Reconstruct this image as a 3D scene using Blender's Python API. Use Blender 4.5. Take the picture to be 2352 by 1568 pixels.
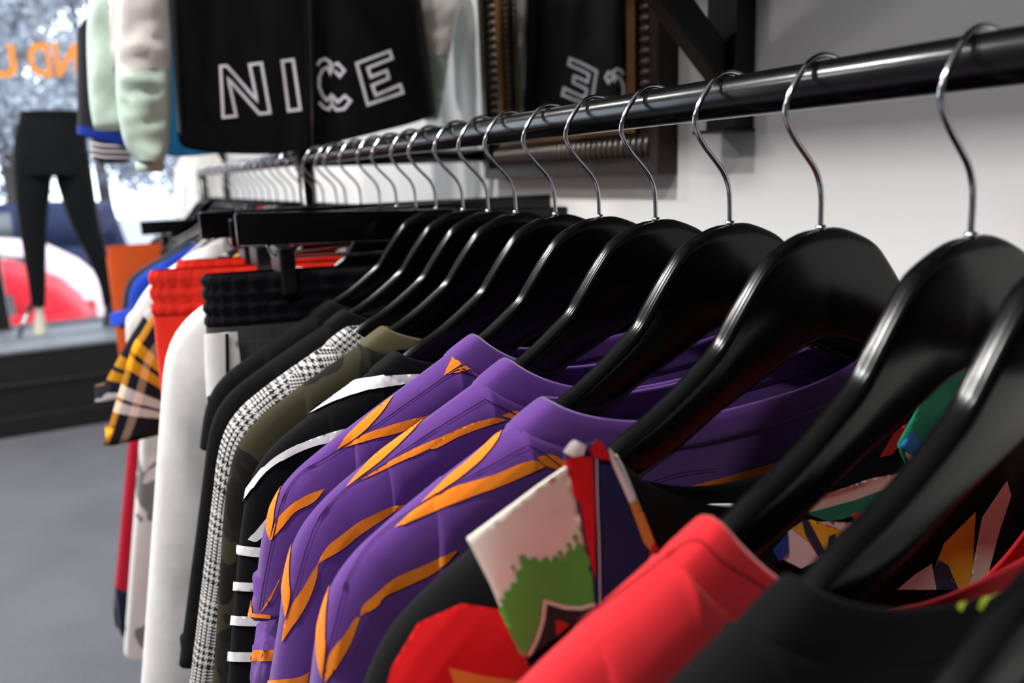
import bpy, bmesh, math, random
import numpy as np
from mathutils import Vector, Matrix, noise
from mathutils.bvhtree import BVHTree
from mathutils.geometry import delaunay_2d_cdt

random.seed(7)
for o in list(bpy.data.objects):
    bpy.data.objects.remove(o)
SC = bpy.context.scene
COL = SC.collection

# ------------------------------------------------------------------ camera
# World: X to the right-hand wall, Y along the clothes rod, Z up, floor at z=0, camera over the origin.
HC = 1.08
F_PX, CX, CY = 1816.9, 1176.0, 784.0
DV = np.array([-0.47596926, -0.16515849, 0.86381476])
UV_ = np.array([-0.03669588, -0.97762327, -0.20713803])
LV = np.array([0.87869601, -0.13028977, 0.45925798])
CM = np.stack([LV, DV, UV_])          # camera (right, down, forward) -> world (X, Y, Z)
cam_d = bpy.data.cameras.new('camera')
cam = bpy.data.objects.new('camera', cam_d)
COL.objects.link(cam)
right, down, fwd = CM[:, 0], CM[:, 1], CM[:, 2]
R = Matrix(((right[0], -down[0], -fwd[0]), (right[1], -down[1], -fwd[1]), (right[2], -down[2], -fwd[2])))
cam.matrix_world = Matrix.Translation((0, 0, HC)) @ R.to_4x4()
cam_d.sensor_width = 36
cam_d.lens = F_PX / 2352 * 36
cam_d.clip_start = 0.01
cam_d.clip_end = 200
cam_d.dof.use_dof = True
cam_d.dof.focus_distance = 0.60
cam_d.dof.aperture_fstop = 4.6
SC.camera = cam

# ------------------------------------------------------------------ world, lights, exposure
SC.view_settings.view_transform = 'Standard'
SC.view_settings.look = 'None'
SC.view_settings.gamma = 1
SC.view_settings.exposure = 0.12
SC.view_settings.use_curve_mapping = False
W = bpy.data.worlds.new('world')
SC.world = W
W.use_nodes = True
wn = W.node_tree.nodes
bg = wn['Background']
bg.inputs[0].default_value = (0.78, 0.88, 1.0, 1)
bg.inputs[1].default_value = 4.6


def area(name, loc, size, energy, color=(1, 1, 1), sy=None, rot=(0, 0, 0), shape='RECTANGLE', spread=None):
    l = bpy.data.lights.new(name, 'AREA')
    l.shape = shape
    l.size = size
    l.size_y = sy or size
    l.energy = energy
    l.color = color
    if spread:
        l.spread = spread
    o = bpy.data.objects.new(name, l)
    o.location = loc
    o.rotation_euler = rot
    COL.objects.link(o)
    return o


WARM = (1.0, 0.982, 0.958)
# ceiling lamps of the shop
area('ceiling_lamp_light', (-1.00, 0.80, 2.93), 0.18, 56, WARM)
area('ceiling_lamp_light', (-0.80, 2.00, 2.93), 0.18, 50, WARM)
area('ceiling_lamp_light', (-0.60, 3.20, 2.93), 0.18, 34, WARM)
area('ceiling_lamp_light', (-0.95, -0.55, 2.93), 0.18, 26, WARM)
area('ceiling_lamp_light', (-2.20, 1.00, 2.93), 0.30, 22, WARM)
area('ceiling_lamp_light', (-2.20, 3.00, 2.93), 0.30, 24, WARM)
# light portal for the shop window
po = area('window_portal', (-1.2, 4.66, 1.6), 3.7, 1, sy=2.3, rot=(math.radians(-90), 0, 0))
po.data.cycles.is_portal = True

# ------------------------------------------------------------------ pixel helpers


def ray(x, y):
    v = CM @ np.array([(x - CX) / F_PX, (y - CY) / F_PX, 1.0])
    return v / np.linalg.norm(v)


def onX(x, y, X):
    r = ray(x, y)
    p = r * (X / r[0])
    return Vector((p[0], p[1], p[2] + HC))


def onY(x, y, Y):
    r = ray(x, y)
    p = r * (Y / r[1])
    return Vector((p[0], p[1], p[2] + HC))


def onZ(x, y, z):
    r = ray(x, y)
    p = r * ((z - HC) / r[2])
    return Vector((p[0], p[1], z))


# ------------------------------------------------------------------ materials
MATS = {}


def lin(c):
    return tuple(((v / 255) / 12.92 if v / 255 <= 0.04045 else ((v / 255 + 0.055) / 1.055) ** 2.4) for v in c)


def new_mat(name):
    m = bpy.data.materials.new(name)
    m.use_nodes = True
    nt = m.node_tree
    return m, nt, nt.nodes['Principled BSDF']


def setc(b, col, rough=0.6, metal=0.0, spec=0.5):
    b.inputs['Base Color'].default_value = (*col, 1)
    b.inputs['Roughness'].default_value = rough
    b.inputs['Metallic'].default_value = metal
    b.inputs['Specular IOR Level'].default_value = spec


def mathn(nt, op, a, b=None, c=None):
    n = nt.nodes.new('ShaderNodeMath')
    n.operation = op
    for i, v in enumerate((a, b, c)):
        if v is None:
            continue
        if isinstance(v, (int, float)):
            n.inputs[i].default_value = v
        else:
            nt.links.new(v, n.inputs[i])
    return n.outputs[0]


def mixc(nt, f, a, b):
    n = nt.nodes.new('ShaderNodeMix')
    n.data_type = 'RGBA'
    for s, v in ((n.inputs[0], f), (n.inputs[6], a), (n.inputs[7], b)):
        if isinstance(v, (int, float)):
            s.default_value = v
        elif isinstance(v, tuple):
            s.default_value = (*v[:3], 1)
        else:
            nt.links.new(v, s)
    return n.outputs[2]


def noise_node(nt, scale, detail=3, coord=None, rough=0.5):
    n = nt.nodes.new('ShaderNodeTexNoise')
    n.inputs['Scale'].default_value = scale
    n.inputs['Detail'].default_value = detail
    n.inputs['Roughness'].default_value = rough
    if coord is None:
        tc = nt.nodes.new('ShaderNodeTexCoord')
        coord = tc.outputs['Object']
    nt.links.new(coord, n.inputs['Vector'])
    return n


def bump(nt, b, height, strength=0.3, dist=0.001):
    n = nt.nodes.new('ShaderNodeBump')
    n.inputs['Strength'].default_value = strength
    n.inputs['Distance'].default_value = dist
    nt.links.new(height, n.inputs['Height'])
    nt.links.new(n.outputs[0], b.inputs['Normal'])


def plain(name, rgb, rough=0.6, metal=0.0, spec=0.5, var=0.0, srgb=True):
    if name in MATS:
        return MATS[name]
    m, nt, b = new_mat(name)
    c = lin(rgb) if srgb else rgb
    setc(b, c, rough, metal, spec)
    nz = noise_node(nt, 30, 3)
    if var:
        f = mathn(nt, 'MULTIPLY', nz.outputs[0], 1.0)
        out = mixc(nt, f, tuple(v * (1 - var) for v in c), tuple(min(1, v * (1 + var)) for v in c))
        nt.links.new(out, b.inputs['Base Color'])
    else:
        r = mathn(nt, 'MULTIPLY_ADD', nz.outputs[0], 0.06, rough - 0.03)
        nt.links.new(r, b.inputs['Roughness'])
    MATS[name] = m
    return m


def fabric(name, rgb, sheen=0.25, weave=3200, rough=0.9, var=0.12, fuzz=0.35):
    """cloth: fine weave relief, faint mottling, sheen"""
    if name in MATS:
        return MATS[name]
    m, nt, b = new_mat(name)
    c = lin(rgb)
    setc(b, c, rough, 0, 0.15)
    b.inputs['Sheen Weight'].default_value = sheen
    b.inputs['Sheen Roughness'].default_value = 0.45
    b.inputs['Sheen Tint'].default_value = (*[0.5 + 0.5 * v for v in c], 1)
    nz = noise_node(nt, 55, 4)
    out = mixc(nt, nz.outputs[0], tuple(v * (1 - var) for v in c), tuple(min(1, v * (1 + var)) for v in c))
    nt.links.new(out, b.inputs['Base Color'])
    nz2 = noise_node(nt, weave, 2)
    bump(nt, b, nz2.outputs[0], fuzz, 0.00022)
    MATS[name] = m
    return m


def uv_xy(nt):
    tc = nt.nodes.new('ShaderNodeTexCoord')
    s = nt.nodes.new('ShaderNodeSeparateXYZ')
    nt.links.new(tc.outputs['UV'], s.inputs[0])
    return s.outputs[0], s.outputs[1]


def glen_check(name, light, dark, thread=0.00074):
    """2/2 twill of 4-4 and 2-2 threads: houndstooth blocks with finer check between (UVs are in metres)"""
    m, nt, b = new_mat(name)
    setc(b, (0.5,) * 3, 0.9, 0, 0.15)
    x, y = uv_xy(nt)
    i = mathn(nt, 'FLOOR', mathn(nt, 'DIVIDE', mathn(nt, 'ADD', x, 10), thread))
    j = mathn(nt, 'FLOOR', mathn(nt, 'DIVIDE', mathn(nt, 'ADD', y, 10), thread))

    def dark_t(k):
        big = mathn(nt, 'LESS_THAN', mathn(nt, 'MODULO', k, 8), 4)
        fine = mathn(nt, 'LESS_THAN', mathn(nt, 'MODULO', k, 4), 2)
        sel = mathn(nt, 'LESS_THAN', mathn(nt, 'MODULO', k, 52), 28)
        return mathn(nt, 'ADD', mathn(nt, 'MULTIPLY', big, sel), mathn(nt, 'MULTIPLY', fine, mathn(nt, 'SUBTRACT', 1, sel)))
    tw = mathn(nt, 'LESS_THAN', mathn(nt, 'MODULO', mathn(nt, 'ADD', i, j), 4), 2)
    w, f = dark_t(i), dark_t(j)
    d = mathn(nt, 'ADD', mathn(nt, 'MULTIPLY', w, tw), mathn(nt, 'MULTIPLY', f, mathn(nt, 'SUBTRACT', 1, tw)))
    nt.links.new(mixc(nt, d, lin(light), lin(dark)), b.inputs['Base Color'])
    nz = noise_node(nt, 1500, 2)
    bump(nt, b, nz.outputs[0], 0.3, 0.0005)
    MATS[name] = m
    return m


def ramp_const(nt, fac, stops):
    r = nt.nodes.new('ShaderNodeValToRGB')
    r.color_ramp.interpolation = 'CONSTANT'
    el = r.color_ramp.elements
    while len(el) > 1:
        el.remove(el[-1])
    el[0].position = stops[0][0]
    el[0].color = (*lin(stops[0][1]), 1)
    for p, c in stops[1:]:
        e = el.new(p)
        e.color = (*lin(c), 1)
    nt.links.new(fac, r.inputs[0])
    return r.outputs[0]


def plaid(name, stops, per=0.11, off=0.0, stops_x=None):
    m, nt, b = new_mat(name)
    setc(b, (0.5,) * 3, 0.85, 0, 0.2)
    x, y = uv_xy(nt)
    fx = mathn(nt, 'FRACT', mathn(nt, 'DIVIDE', mathn(nt, 'ADD', x, 5 + off), per))
    fy = mathn(nt, 'FRACT', mathn(nt, 'DIVIDE', mathn(nt, 'ADD', y, 5 + off * 2), per))
    a = ramp_const(nt, fx, stops_x or stops)
    c = ramp_const(nt, fy, stops)
    nt.links.new(mixc(nt, 0.5, a, c), b.inputs['Base Color'])
    nz = noise_node(nt, 1200, 2)
    bump(nt, b, nz.outputs[0], 0.3, 0.0005)
    MATS[name] = m
    return m


def camo(name, cols, scale=16):
    m, nt, b = new_mat(name)
    setc(b, (0.5,) * 3, 0.9, 0, 0.15)
    n1 = noise_node(nt, scale, 1.5)
    n2 = noise_node(nt, scale * 0.8, 1.5, rough=0.7)
    n2.inputs['Distortion'].default_value = 1.5
    f1 = mathn(nt, 'GREATER_THAN', n1.outputs[0], 0.5)
    f2 = mathn(nt, 'GREATER_THAN', n2.outputs[0], 0.56)
    c = mixc(nt, f1, lin(cols[0]), lin(cols[1]))
    nt.links.new(mixc(nt, f2, c, lin(cols[2])), b.inputs['Base Color'])
    MATS[name] = m
    return m


# ------------------------------------------------------------------ mesh helpers
def link(o, parent=None):
    COL.objects.link(o)
    if parent is not None:
        o.parent = parent
    return o


def mesh_obj(name, verts, faces, mat, parent=None, uvs=None, smooth=True, fix_normals=True):
    me = bpy.data.meshes.new(name)
    me.from_pydata([tuple(v) for v in verts], [], faces)
    if uvs is not None:
        ul = me.uv_layers.new(name='UVMap')
        for li, l in enumerate(me.loops):
            ul.data[li].uv = uvs[l.vertex_index]
    if fix_normals:
        bm = bmesh.new()
        bm.from_mesh(me)
        bmesh.ops.recalc_face_normals(bm, faces=bm.faces)
        bm.to_mesh(me)
        bm.free()
    if smooth:
        me.polygons.foreach_set('use_smooth', [True] * len(me.polygons))
    if mat:
        me.materials.append(mat)
    o = bpy.data.objects.new(name, me)
    return link(o, parent)


def bm_obj(name, bm, mat, parent=None, smooth=False, front=False):
    me = bpy.data.meshes.new(name)
    bm.to_mesh(me)
    bm.free()
    if smooth:
        me.polygons.foreach_set('use_smooth', [True] * len(me.polygons))
    if mat:
        me.materials.append(mat)
    return link(bpy.data.objects.new(name, me), parent)


def box(name, lo, hi, mat, parent=None, bev=0.0, seg=2):
    bm = bmesh.new()
    bmesh.ops.create_cube(bm, size=1)
    for v in bm.verts:
        v.co = Vector([lo[k] + (v.co[k] + 0.5) * (hi[k] - lo[k]) for k in range(3)])
    if bev:
        bmesh.ops.bevel(bm, geom=list(bm.edges), offset=bev, segments=seg, affect='EDGES', profile=0.5)
    return bm_obj(name, bm, mat, parent, smooth=False)


def hexa(name, bot, top, mat, parent=None, bev=0.0):
    """8-corner solid from two quads"""
    bm = bmesh.new()
    vb = [bm.verts.new(p) for p in bot]
    vt = [bm.verts.new(p) for p in top]
    bm.faces.new(vb[::-1])
    bm.faces.new(vt)
    for i in range(4):
        j = (i + 1) % 4
        bm.faces.new((vb[i], vb[j], vt[j], vt[i]))
    bmesh.ops.recalc_face_normals(bm, faces=bm.faces)
    if bev:
        bmesh.ops.bevel(bm, geom=list(bm.edges), offset=bev, segments=2, affect='EDGES', profile=0.5)
    return bm_obj(name, bm, mat, parent)


def catmull(pts, n):
    """resample polyline through pts with a Catmull-Rom spline"""
    P = [np.array(p, float) for p in pts]
    P = [2 * P[0] - P[1]] + P + [2 * P[-1] - P[-2]]
    out = []
    segs = len(P) - 3
    for k in range(n):
        t = k / (n - 1) * segs
        i = min(int(t), segs - 1)
        u = t - i
        a, b, c, d = P[i:i + 4]
        out.append(0.5 * ((2 * b) + (-a + c) * u + (2 * a - 5 * b + 4 * c - d) * u * u + (-a + 3 * b - 3 * c + d) * u ** 3))
    return out


def tube_data(path, r, n=10, caps=True):
    path = [Vector(p) for p in path]
    verts, faces = [], []
    t0 = (path[1] - path[0]).normalized()
    ref = Vector((0, 1, 0)) if abs(t0.y) < 0.9 else Vector((1, 0, 0))
    nrm = t0.cross(ref).normalized()
    for i, p in enumerate(path):
        a = path[max(i - 1, 0)]
        b = path[min(i + 1, len(path) - 1)]
        t = (b - a).normalized()
        nrm = (nrm - t * nrm.dot(t)).normalized()
        bn = t.cross(nrm)
        rr = r[i] if isinstance(r, (list, tuple)) else r
        for k in range(n):
            an = 2 * math.pi * k / n
            verts.append(p + (nrm * math.cos(an) + bn * math.sin(an)) * rr)
    for i in range(len(path) - 1):
        for k in range(n):
            k2 = (k + 1) % n
            faces.append((i * n + k, i * n + k2, (i + 1) * n + k2, (i + 1) * n + k))
    if caps:
        faces.append(tuple(range(n))[::-1])
        faces.append(tuple((len(path) - 1) * n + k for k in range(n)))
    return verts, faces


def tube(name, path, r, mat, parent=None, n=10):
    v, f = tube_data(path, r, n)
    return mesh_obj(name, v, f, mat, parent)


def loft_data(secs, closed=True, capend=False, capstart=False):
    """list of sections (each a list of points); UVs in metres"""
    n = len(secs[0])
    verts, faces, uvs = [], [], []
    vlen = 0
    for i, s in enumerate(secs):
        if i:
            vlen += (Vector(s[0]) - Vector(secs[i - 1][0])).length * 0.5 + (Vector(s[n // 2]) - Vector(secs[i - 1][n // 2])).length * 0.5
        ul = 0
        for k, p in enumerate(s):
            if k:
                ul += (Vector(p) - Vector(s[k - 1])).length
            verts.append(Vector(p))
            uvs.append((ul, vlen))
    m = n if closed else n - 1
    for i in range(len(secs) - 1):
        for k in range(m):
            k2 = (k + 1) % n
            faces.append((i * n + k, i * n + k2, (i + 1) * n + k2, (i + 1) * n + k))
    if capend:
        faces.append(tuple((len(secs) - 1) * n + k for k in range(n)))
    if capstart:
        faces.append(tuple(range(n))[::-1])
    return verts, faces, uvs


def empty(name, loc, rot=(0, 0, 0)):
    o = bpy.data.objects.new(name, None)
    o.empty_display_size = 0.05
    o.location = loc
    o.rotation_euler = rot
    COL.objects.link(o)
    return o


def tag(o, label, cat, group=None):
    o['label'] = label
    o['category'] = cat
    if group:
        o['group'] = group
    return o


def struct(o):
    o['kind'] = 'structure'
    return o


# ------------------------------------------------------------------ shared materials
M_WALL = plain('wall_paint', (226, 226, 224), 0.75, var=0.02)
M_CEIL = plain('ceiling_paint', (225, 224, 220), 0.9, var=0.02)
M_ROD = plain('black_gloss_paint', (11, 11, 13), 0.21, spec=0.42)
M_IRON = plain('black_iron', (13, 12, 12), 0.45, spec=0.4)
M_HANGER = plain('black_satin_hanger', (10, 10, 11), 0.18, spec=0.26)
M_CHROME = plain('chrome_wire', (200, 200, 203), 0.14, 1.0)
M_STEEL = plain('steel_wire', (165, 165, 168), 0.22, 1.0)

# ------------------------------------------------------------------ room shell
XW = 0.755          # right wall
YF = 4.70           # shop front
XL, YB, ZC = -3.3, -3.2, 3.0


def carpet():
    m, nt, b = new_mat('grey_carpet')
    setc(b, (0.2,) * 3, 1.0, 0, 0.05)
    n1 = noise_node(nt, 160, 5, rough=0.7)
    n2 = noise_node(nt, 3, 2)
    f = mathn(nt, 'MULTIPLY_ADD', n2.outputs[0], 0.3, mathn(nt, 'MULTIPLY', n1.outputs[0], 0.8))
    c = mixc(nt, f, lin((52, 53, 59)), lin((132, 133, 141)))
    nt.links.new(c, b.inputs['Base Color'])
    bump(nt, b, n1.outputs[0], 0.8, 0.004)
    return m


struct(box('floor', (XL, YB, -0.1), (XW + 0.1, YF + 0.05, 0), carpet()))
struct(box('ceiling', (XL, YB, ZC), (XW + 0.1, YF + 0.05, ZC + 0.1), M_CEIL))
struct(box('wall_right', (XW, YB, 0), (XW + 0.1, YF + 0.05, ZC), M_WALL))
M_WALL2 = plain('charcoal_wall_paint', (92, 91, 92), 0.8, var=0.03)
struct(box('wall_left', (XL - 0.1, YB, 0), (XL, YF + 0.05, ZC), M_WALL2))
struct(box('wall_back', (XL, YB - 0.1, 0), (XW + 0.1, YB, ZC), M_WALL2))

# shop front: low wall, window frame, glass
M_FRAME = plain('black_window_frame', (16, 16, 18), 0.4)
struct(box('wall_front', (XL, YF, 0), (XW, YF + 0.1, 0.36), M_WALL))
win = struct(empty('window_1', (-1.27, YF, 0.36)))
WX0, WX1, WZ0, WZ1 = XL, XW, 0.355, 2.75


def wpart(name, lo, hi, mat):
    o = box(name, [lo[k] - win.location[k] for k in range(3)], [hi[k] - win.location[k] for k in range(3)], mat, win, 0.004)
    return o


wpart('window_sill', (WX0, YF - 0.04, WZ0 - 0.0), (WX1, YF + 0.1, WZ0 + 0.05), M_FRAME)
wpart('window_header', (WX0, YF, WZ1), (WX1, YF + 0.1, ZC), M_FRAME)
wpart('mullion', (-0.46, YF, WZ0 + 0.05), (-0.385, YF + 0.08, WZ1), M_FRAME)
wpart('mullion', (-1.95, YF, WZ0 + 0.05), (-1.88, YF + 0.08, WZ1), M_FRAME)
wpart('mullion', (WX1 - 0.07, YF, WZ0 + 0.05), (WX1, YF + 0.08, WZ1), M_FRAME)


def glass_mat():
    m = bpy.data.materials.new('window_glass')
    m.use_nodes = True
    nt = m.node_tree
    nt.nodes.remove(nt.nodes['Principled BSDF'])
    tr = nt.nodes.new('ShaderNodeBsdfTransparent')
    gl = nt.nodes.new('ShaderNodeBsdfGlossy')
    gl.inputs['Roughness'].default_value = 0.02
    fr = nt.nodes.new('ShaderNodeFresnel')
    fr.inputs['IOR'].default_value = 1.45
    mx = nt.nodes.new('ShaderNodeMixShader')
    nt.links.new(fr.outputs[0], mx.inputs[0])
    nt.links.new(tr.outputs[0], mx.inputs[1])
    nt.links.new(gl.outputs[0], mx.inputs[2])
    nt.links.new(mx.outputs[0], nt.nodes['Material Output'].inputs[0])
    return m


M_GLASS = glass_mat()
for a, b_ in ((WX0, -1.95), (-1.88, -0.46), (-0.385, WX1 - 0.07)):
    wpart('pane', (a, YF + 0.03, WZ0 + 0.05), (b_, YF + 0.036, WZ1), M_GLASS)

# orange lettering on the pane, read from the street
def vinyl():
    m, nt, b = new_mat('orange_vinyl')
    setc(b, lin((252, 186, 110)), 0.6)
    tl = nt.nodes.new('ShaderNodeBsdfTranslucent')
    tl.inputs[0].default_value = (*lin((255, 200, 130)), 1)
    mx = nt.nodes.new('ShaderNodeMixShader')
    mx.inputs[0].default_value = 0.8
    nt.links.new(b.outputs[0], mx.inputs[1])
    nt.links.new(tl.outputs[0], mx.inputs[2])
    nt.links.new(mx.outputs[0], nt.nodes['Material Output'].inputs[0])
    return m


M_ORANGE_VINYL = vinyl()
let = tag(empty('window_lettering', (0, YF + 0.02, HC)), 'orange capital letters ND U on the window pane, seen reversed from inside', 'lettering')


def letter(ch, px, w):
    cu = bpy.data.curves.new('letter', 'FONT')
    cu.body = ch
    cu.extrude = 0.001
    cu.offset = 0.028
    tmp = bpy.data.objects.new('tmp', cu)
    COL.objects.link(tmp)
    bpy.context.view_layer.update()
    me = bpy.data.meshes.new_from_object(tmp.evaluated_get(bpy.context.evaluated_depsgraph_get()))
    bpy.data.objects.remove(tmp)
    xs = [v.co.x for v in me.vertices]
    ys = [v.co.y for v in me.vertices]
    xm, ym_ = (px[0] + px[1]) / 2, (px[2] + px[3]) / 2
    c0, c1 = onY(px[0], ym_, YF + 0.02), onY(px[1], ym_, YF + 0.02)
    c0.z, c1.z = onY(xm, px[3], YF + 0.02).z, onY(xm, px[2], YF + 0.02).z
    for v in me.vertices:
        fx = (v.co.x - min(xs)) / (max(xs) - min(xs))
        fy = (v.co.y - min(ys)) / (max(ys) - min(ys))
        v.co = Vector((c1.x + (c0.x - c1.x) * fx, v.co.z, c0.z - HC + (c1.z - c0.z) * fy))
    me.materials.append(M_ORANGE_VINYL)
    link(bpy.data.objects.new('letter_' + ch.lower(), me), let)


letter('U', (-30, 37, 100, 178), 1)
letter('D', (66, 117, 98, 177), 1)
letter('N', (125, 182, 98, 177), 1)

# display plinth in the window
M_PLINTH = plain('black_plinth', (15, 14, 14), 0.5, var=0.2)
M_PLTOP = plain('grey_plinth_top', (120, 126, 136), 0.35)
PL = onZ(150, 984, 0.0)
PLY = PL.y
PLZ = onY(150, 786, PLY).z
pl = tag(empty('display_plinth', (-1.2, PLY, 0)), 'long black display plinth with grey top under the window', 'plinth')
box('plinth_body', (-2.0, 0, 0), (XW + 1.19, YF - PLY - 0.045, PLZ - 0.03), M_PLINTH, pl, 0.006)
box('plinth_top', (-2.0, -0.015, PLZ - 0.029), (XW + 1.19, YF - PLY - 0.045, PLZ), M_PLTOP, pl, 0.012, 3)
box('kick_board', (-2.0, -0.012, 0.0), (XW + 1.19, -0.0005, 0.09), M_PLINTH, pl, 0.002)
box('moulding', (-2.0, -0.010, PLZ * 0.55), (XW + 1.19, -0.0005, PLZ * 0.60), M_PLINTH, pl, 0.002)

# upper shelf and its wall bracket, rod and its support
RX, RZ = 0.3903, 0.0443 + HC
M_SHELF = plain('dark_shelf_board', (24, 22, 21), 0.5, var=0.2)
SHZ = HC + 0.44
shelf = box('shelf_board', (0.345, -0.9, SHZ), (XW, 1.30, SHZ + 0.03), M_SHELF, None, 0.003)
tag(shelf, 'dark wall shelf board above the clothes rod', 'shelf')
br = tag(empty('shelf_bracket', (XW, 0.80, HC)), 'black triangular wall bracket with a slanted brace behind the rod', 'bracket')
b0, b1 = onX(1692, 150, XW - 0.03).y, onX(1622, 150, XW - 0.03).y
zb = onX(1670, 300, XW).z - HC
box('upright', (-0.030, b0 - 0.80, zb), (0, b1 - 0.80, SHZ - HC), M_IRON, br, 0.002)
box('arm', (-0.40, b0 - 0.80, SHZ - HC - 0.03), (-0.03, b1 - 0.80, SHZ - HC - 0.0005), M_IRON, br, 0.002)
ym = (b0 + b1) / 2 - 0.80
hexa('brace', [(-0.012, ym - 0.014, 0.075), (-0.012, ym + 0.014, 0.075), (-0.012, ym + 0.014, 0.125), (-0.012, ym - 0.014, 0.125)],
     [(-0.33, ym - 0.014, SHZ - HC - 0.07), (-0.33, ym + 0.014, SHZ - HC - 0.07), (-0.33, ym + 0.014, SHZ - HC - 0.02), (-0.33, ym - 0.014, SHZ - HC - 0.02)], M_IRON, br, 0.002)
hexa('foot_plate', [(-0.05, ym - 0.03, zb - 0.004), (0, ym - 0.03, zb - 0.004), (0, ym + 0.03, zb - 0.004), (-0.05, ym + 0.03, zb - 0.004)],
     [(-0.05, ym - 0.03, zb), (0, ym - 0.03, zb), (0, ym + 0.03, zb), (-0.05, ym + 0.03, zb)], M_IRON, br, 0.0005)

YPOST = 1.545
rail = tag(empty('clothes_rail', (RX, YPOST, 0)), 'long black wall-mounted clothes rod with a support post', 'clothes rail')
tube('rod', [(0, -2.2 + 0.1 * k - YPOST + 1.0, RZ) for k in range(0, 43)], 0.0135, M_ROD, rail, 28)
tube('post', [(0, 0, 0), (0, 0, 0.5), (0, 0, RZ - 0.0)], 0.016, M_ROD, rail, 20)
tube('tee_fitting', [(0, -0.035, RZ), (0, 0.035, RZ)], 0.0175, M_ROD, rail, 20)
tube('wall_arm', [(0, -0.08, RZ - 0.006), (0.18, -0.08, RZ - 0.006), (XW - RX, -0.08, RZ - 0.006)], 0.0125, M_ROD, rail, 18)
tube('wall_flange', [(XW - RX - 0.012, -0.08, RZ - 0.006), (XW - RX, -0.08, RZ - 0.006)], 0.035, M_ROD, rail, 24)
tube('foot_flange', [(0, 0, 0), (0, 0, 0.008)], 0.045, M_ROD, rail, 24)

# ------------------------------------------------------------------ hangers
TILT = -0.032
TOP = [(0, -.0835), (.015, -.0842), (.030, -.0890), (.044, -.0958), (.054, -.1055), (.064, -.1172), (.075, -.1310), (.084, -.1422),
       (.098, -.1530), (.119, -.1668), (.136, -.1762), (.152, -.1835), (.172, -.1955), (.188, -.2060), (.200, -.2150), (.206, -.2220)]
TOPS = [tuple(p) for p in catmull(TOP, 40)]


def bot_z(u):
    return float(np.interp(u, [0, .02, .05, .085, .115, .15, .180, .198, .206], [-.153, -.157, -.170, -.184, -.1995, -.213, -.225, -.232, -.230]))


def hanger_body_data():
    us = [(-u, z) for u, z in TOPS[::-1][:-1]] + list(TOPS)
    secs = []
    for u, zt in us:
        zb_ = bot_z(abs(u))
        h = max(zt - zb_, 0.004)
        q = min(1, h / 0.03)
        e = min(1.0, (0.2065 - abs(u)) / 0.012 + 0.25)
        prof = [(0, 0), (.0006, .0026), (.0020, .0048), (.0042, .0061), (.0070, .0066), (.0110, .0066), (.0160, .0065)]
        s = [(zt - a * q, -v * e) for a, v in prof]
        s += [(zb_ + .006 * q, -.0063 * e), (zb_ + .0020 * q, -.0046 * e), (zb_, 0)]
        back = [(z, -v) for z, v in s[1:-1]][::-1]
        secs.append([(u, v, z) for z, v in s + back])
    return loft_data(secs, closed=True, capend=True, capstart=True)


HOOK = [(.0165, -.012), (.0185, -.004), (.0185, .004), (.0145, .0115), (.007, .0153), (-.003, .0158), (-.0125, .0118), (-.0205, .0040), (-.0270, -.0050), (-.0300, -.0140),
        (-.0275, -.0225), (-.0210, -.0315), (-.0125, -.0405), (-.0055, -.0485), (-.0015, -.0570), (0, -.0660), (0, -.0865)]
hv, hf, huv = hanger_body_data()
H_BODY = mesh_obj('hanger_body', hv, hf, M_HANGER)
H_HOOK = tube('hook', [(p[0], 0, p[1]) for p in catmull([(a, b) for a, b in HOOK], 60)], 0.00175, M_CHROME, None, 12)
H_FER = tube('ferrule', [(0, 0, -.0855), (0, 0, -.0815)], 0.0030, M_STEEL, None, 12)
for o in (H_BODY, H_HOOK, H_FER):
    COL.objects.unlink(o)


def place_parts(protos, root):
    for p in protos:
        c = p.copy()
        COL.objects.link(c)
        c.parent = root
        c.name = p.name.split('.')[0]


def suit_hanger(Y, label, yaw=0.0, tilt=TILT, dx=0.0):
    r = empty('clothes_hanger', (RX + dx, Y, RZ), (0, tilt, yaw))
    tag(r, label, 'hanger', 'black hangers on the rod')
    place_parts((H_BODY, H_HOOK, H_FER), r)
    return r


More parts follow.
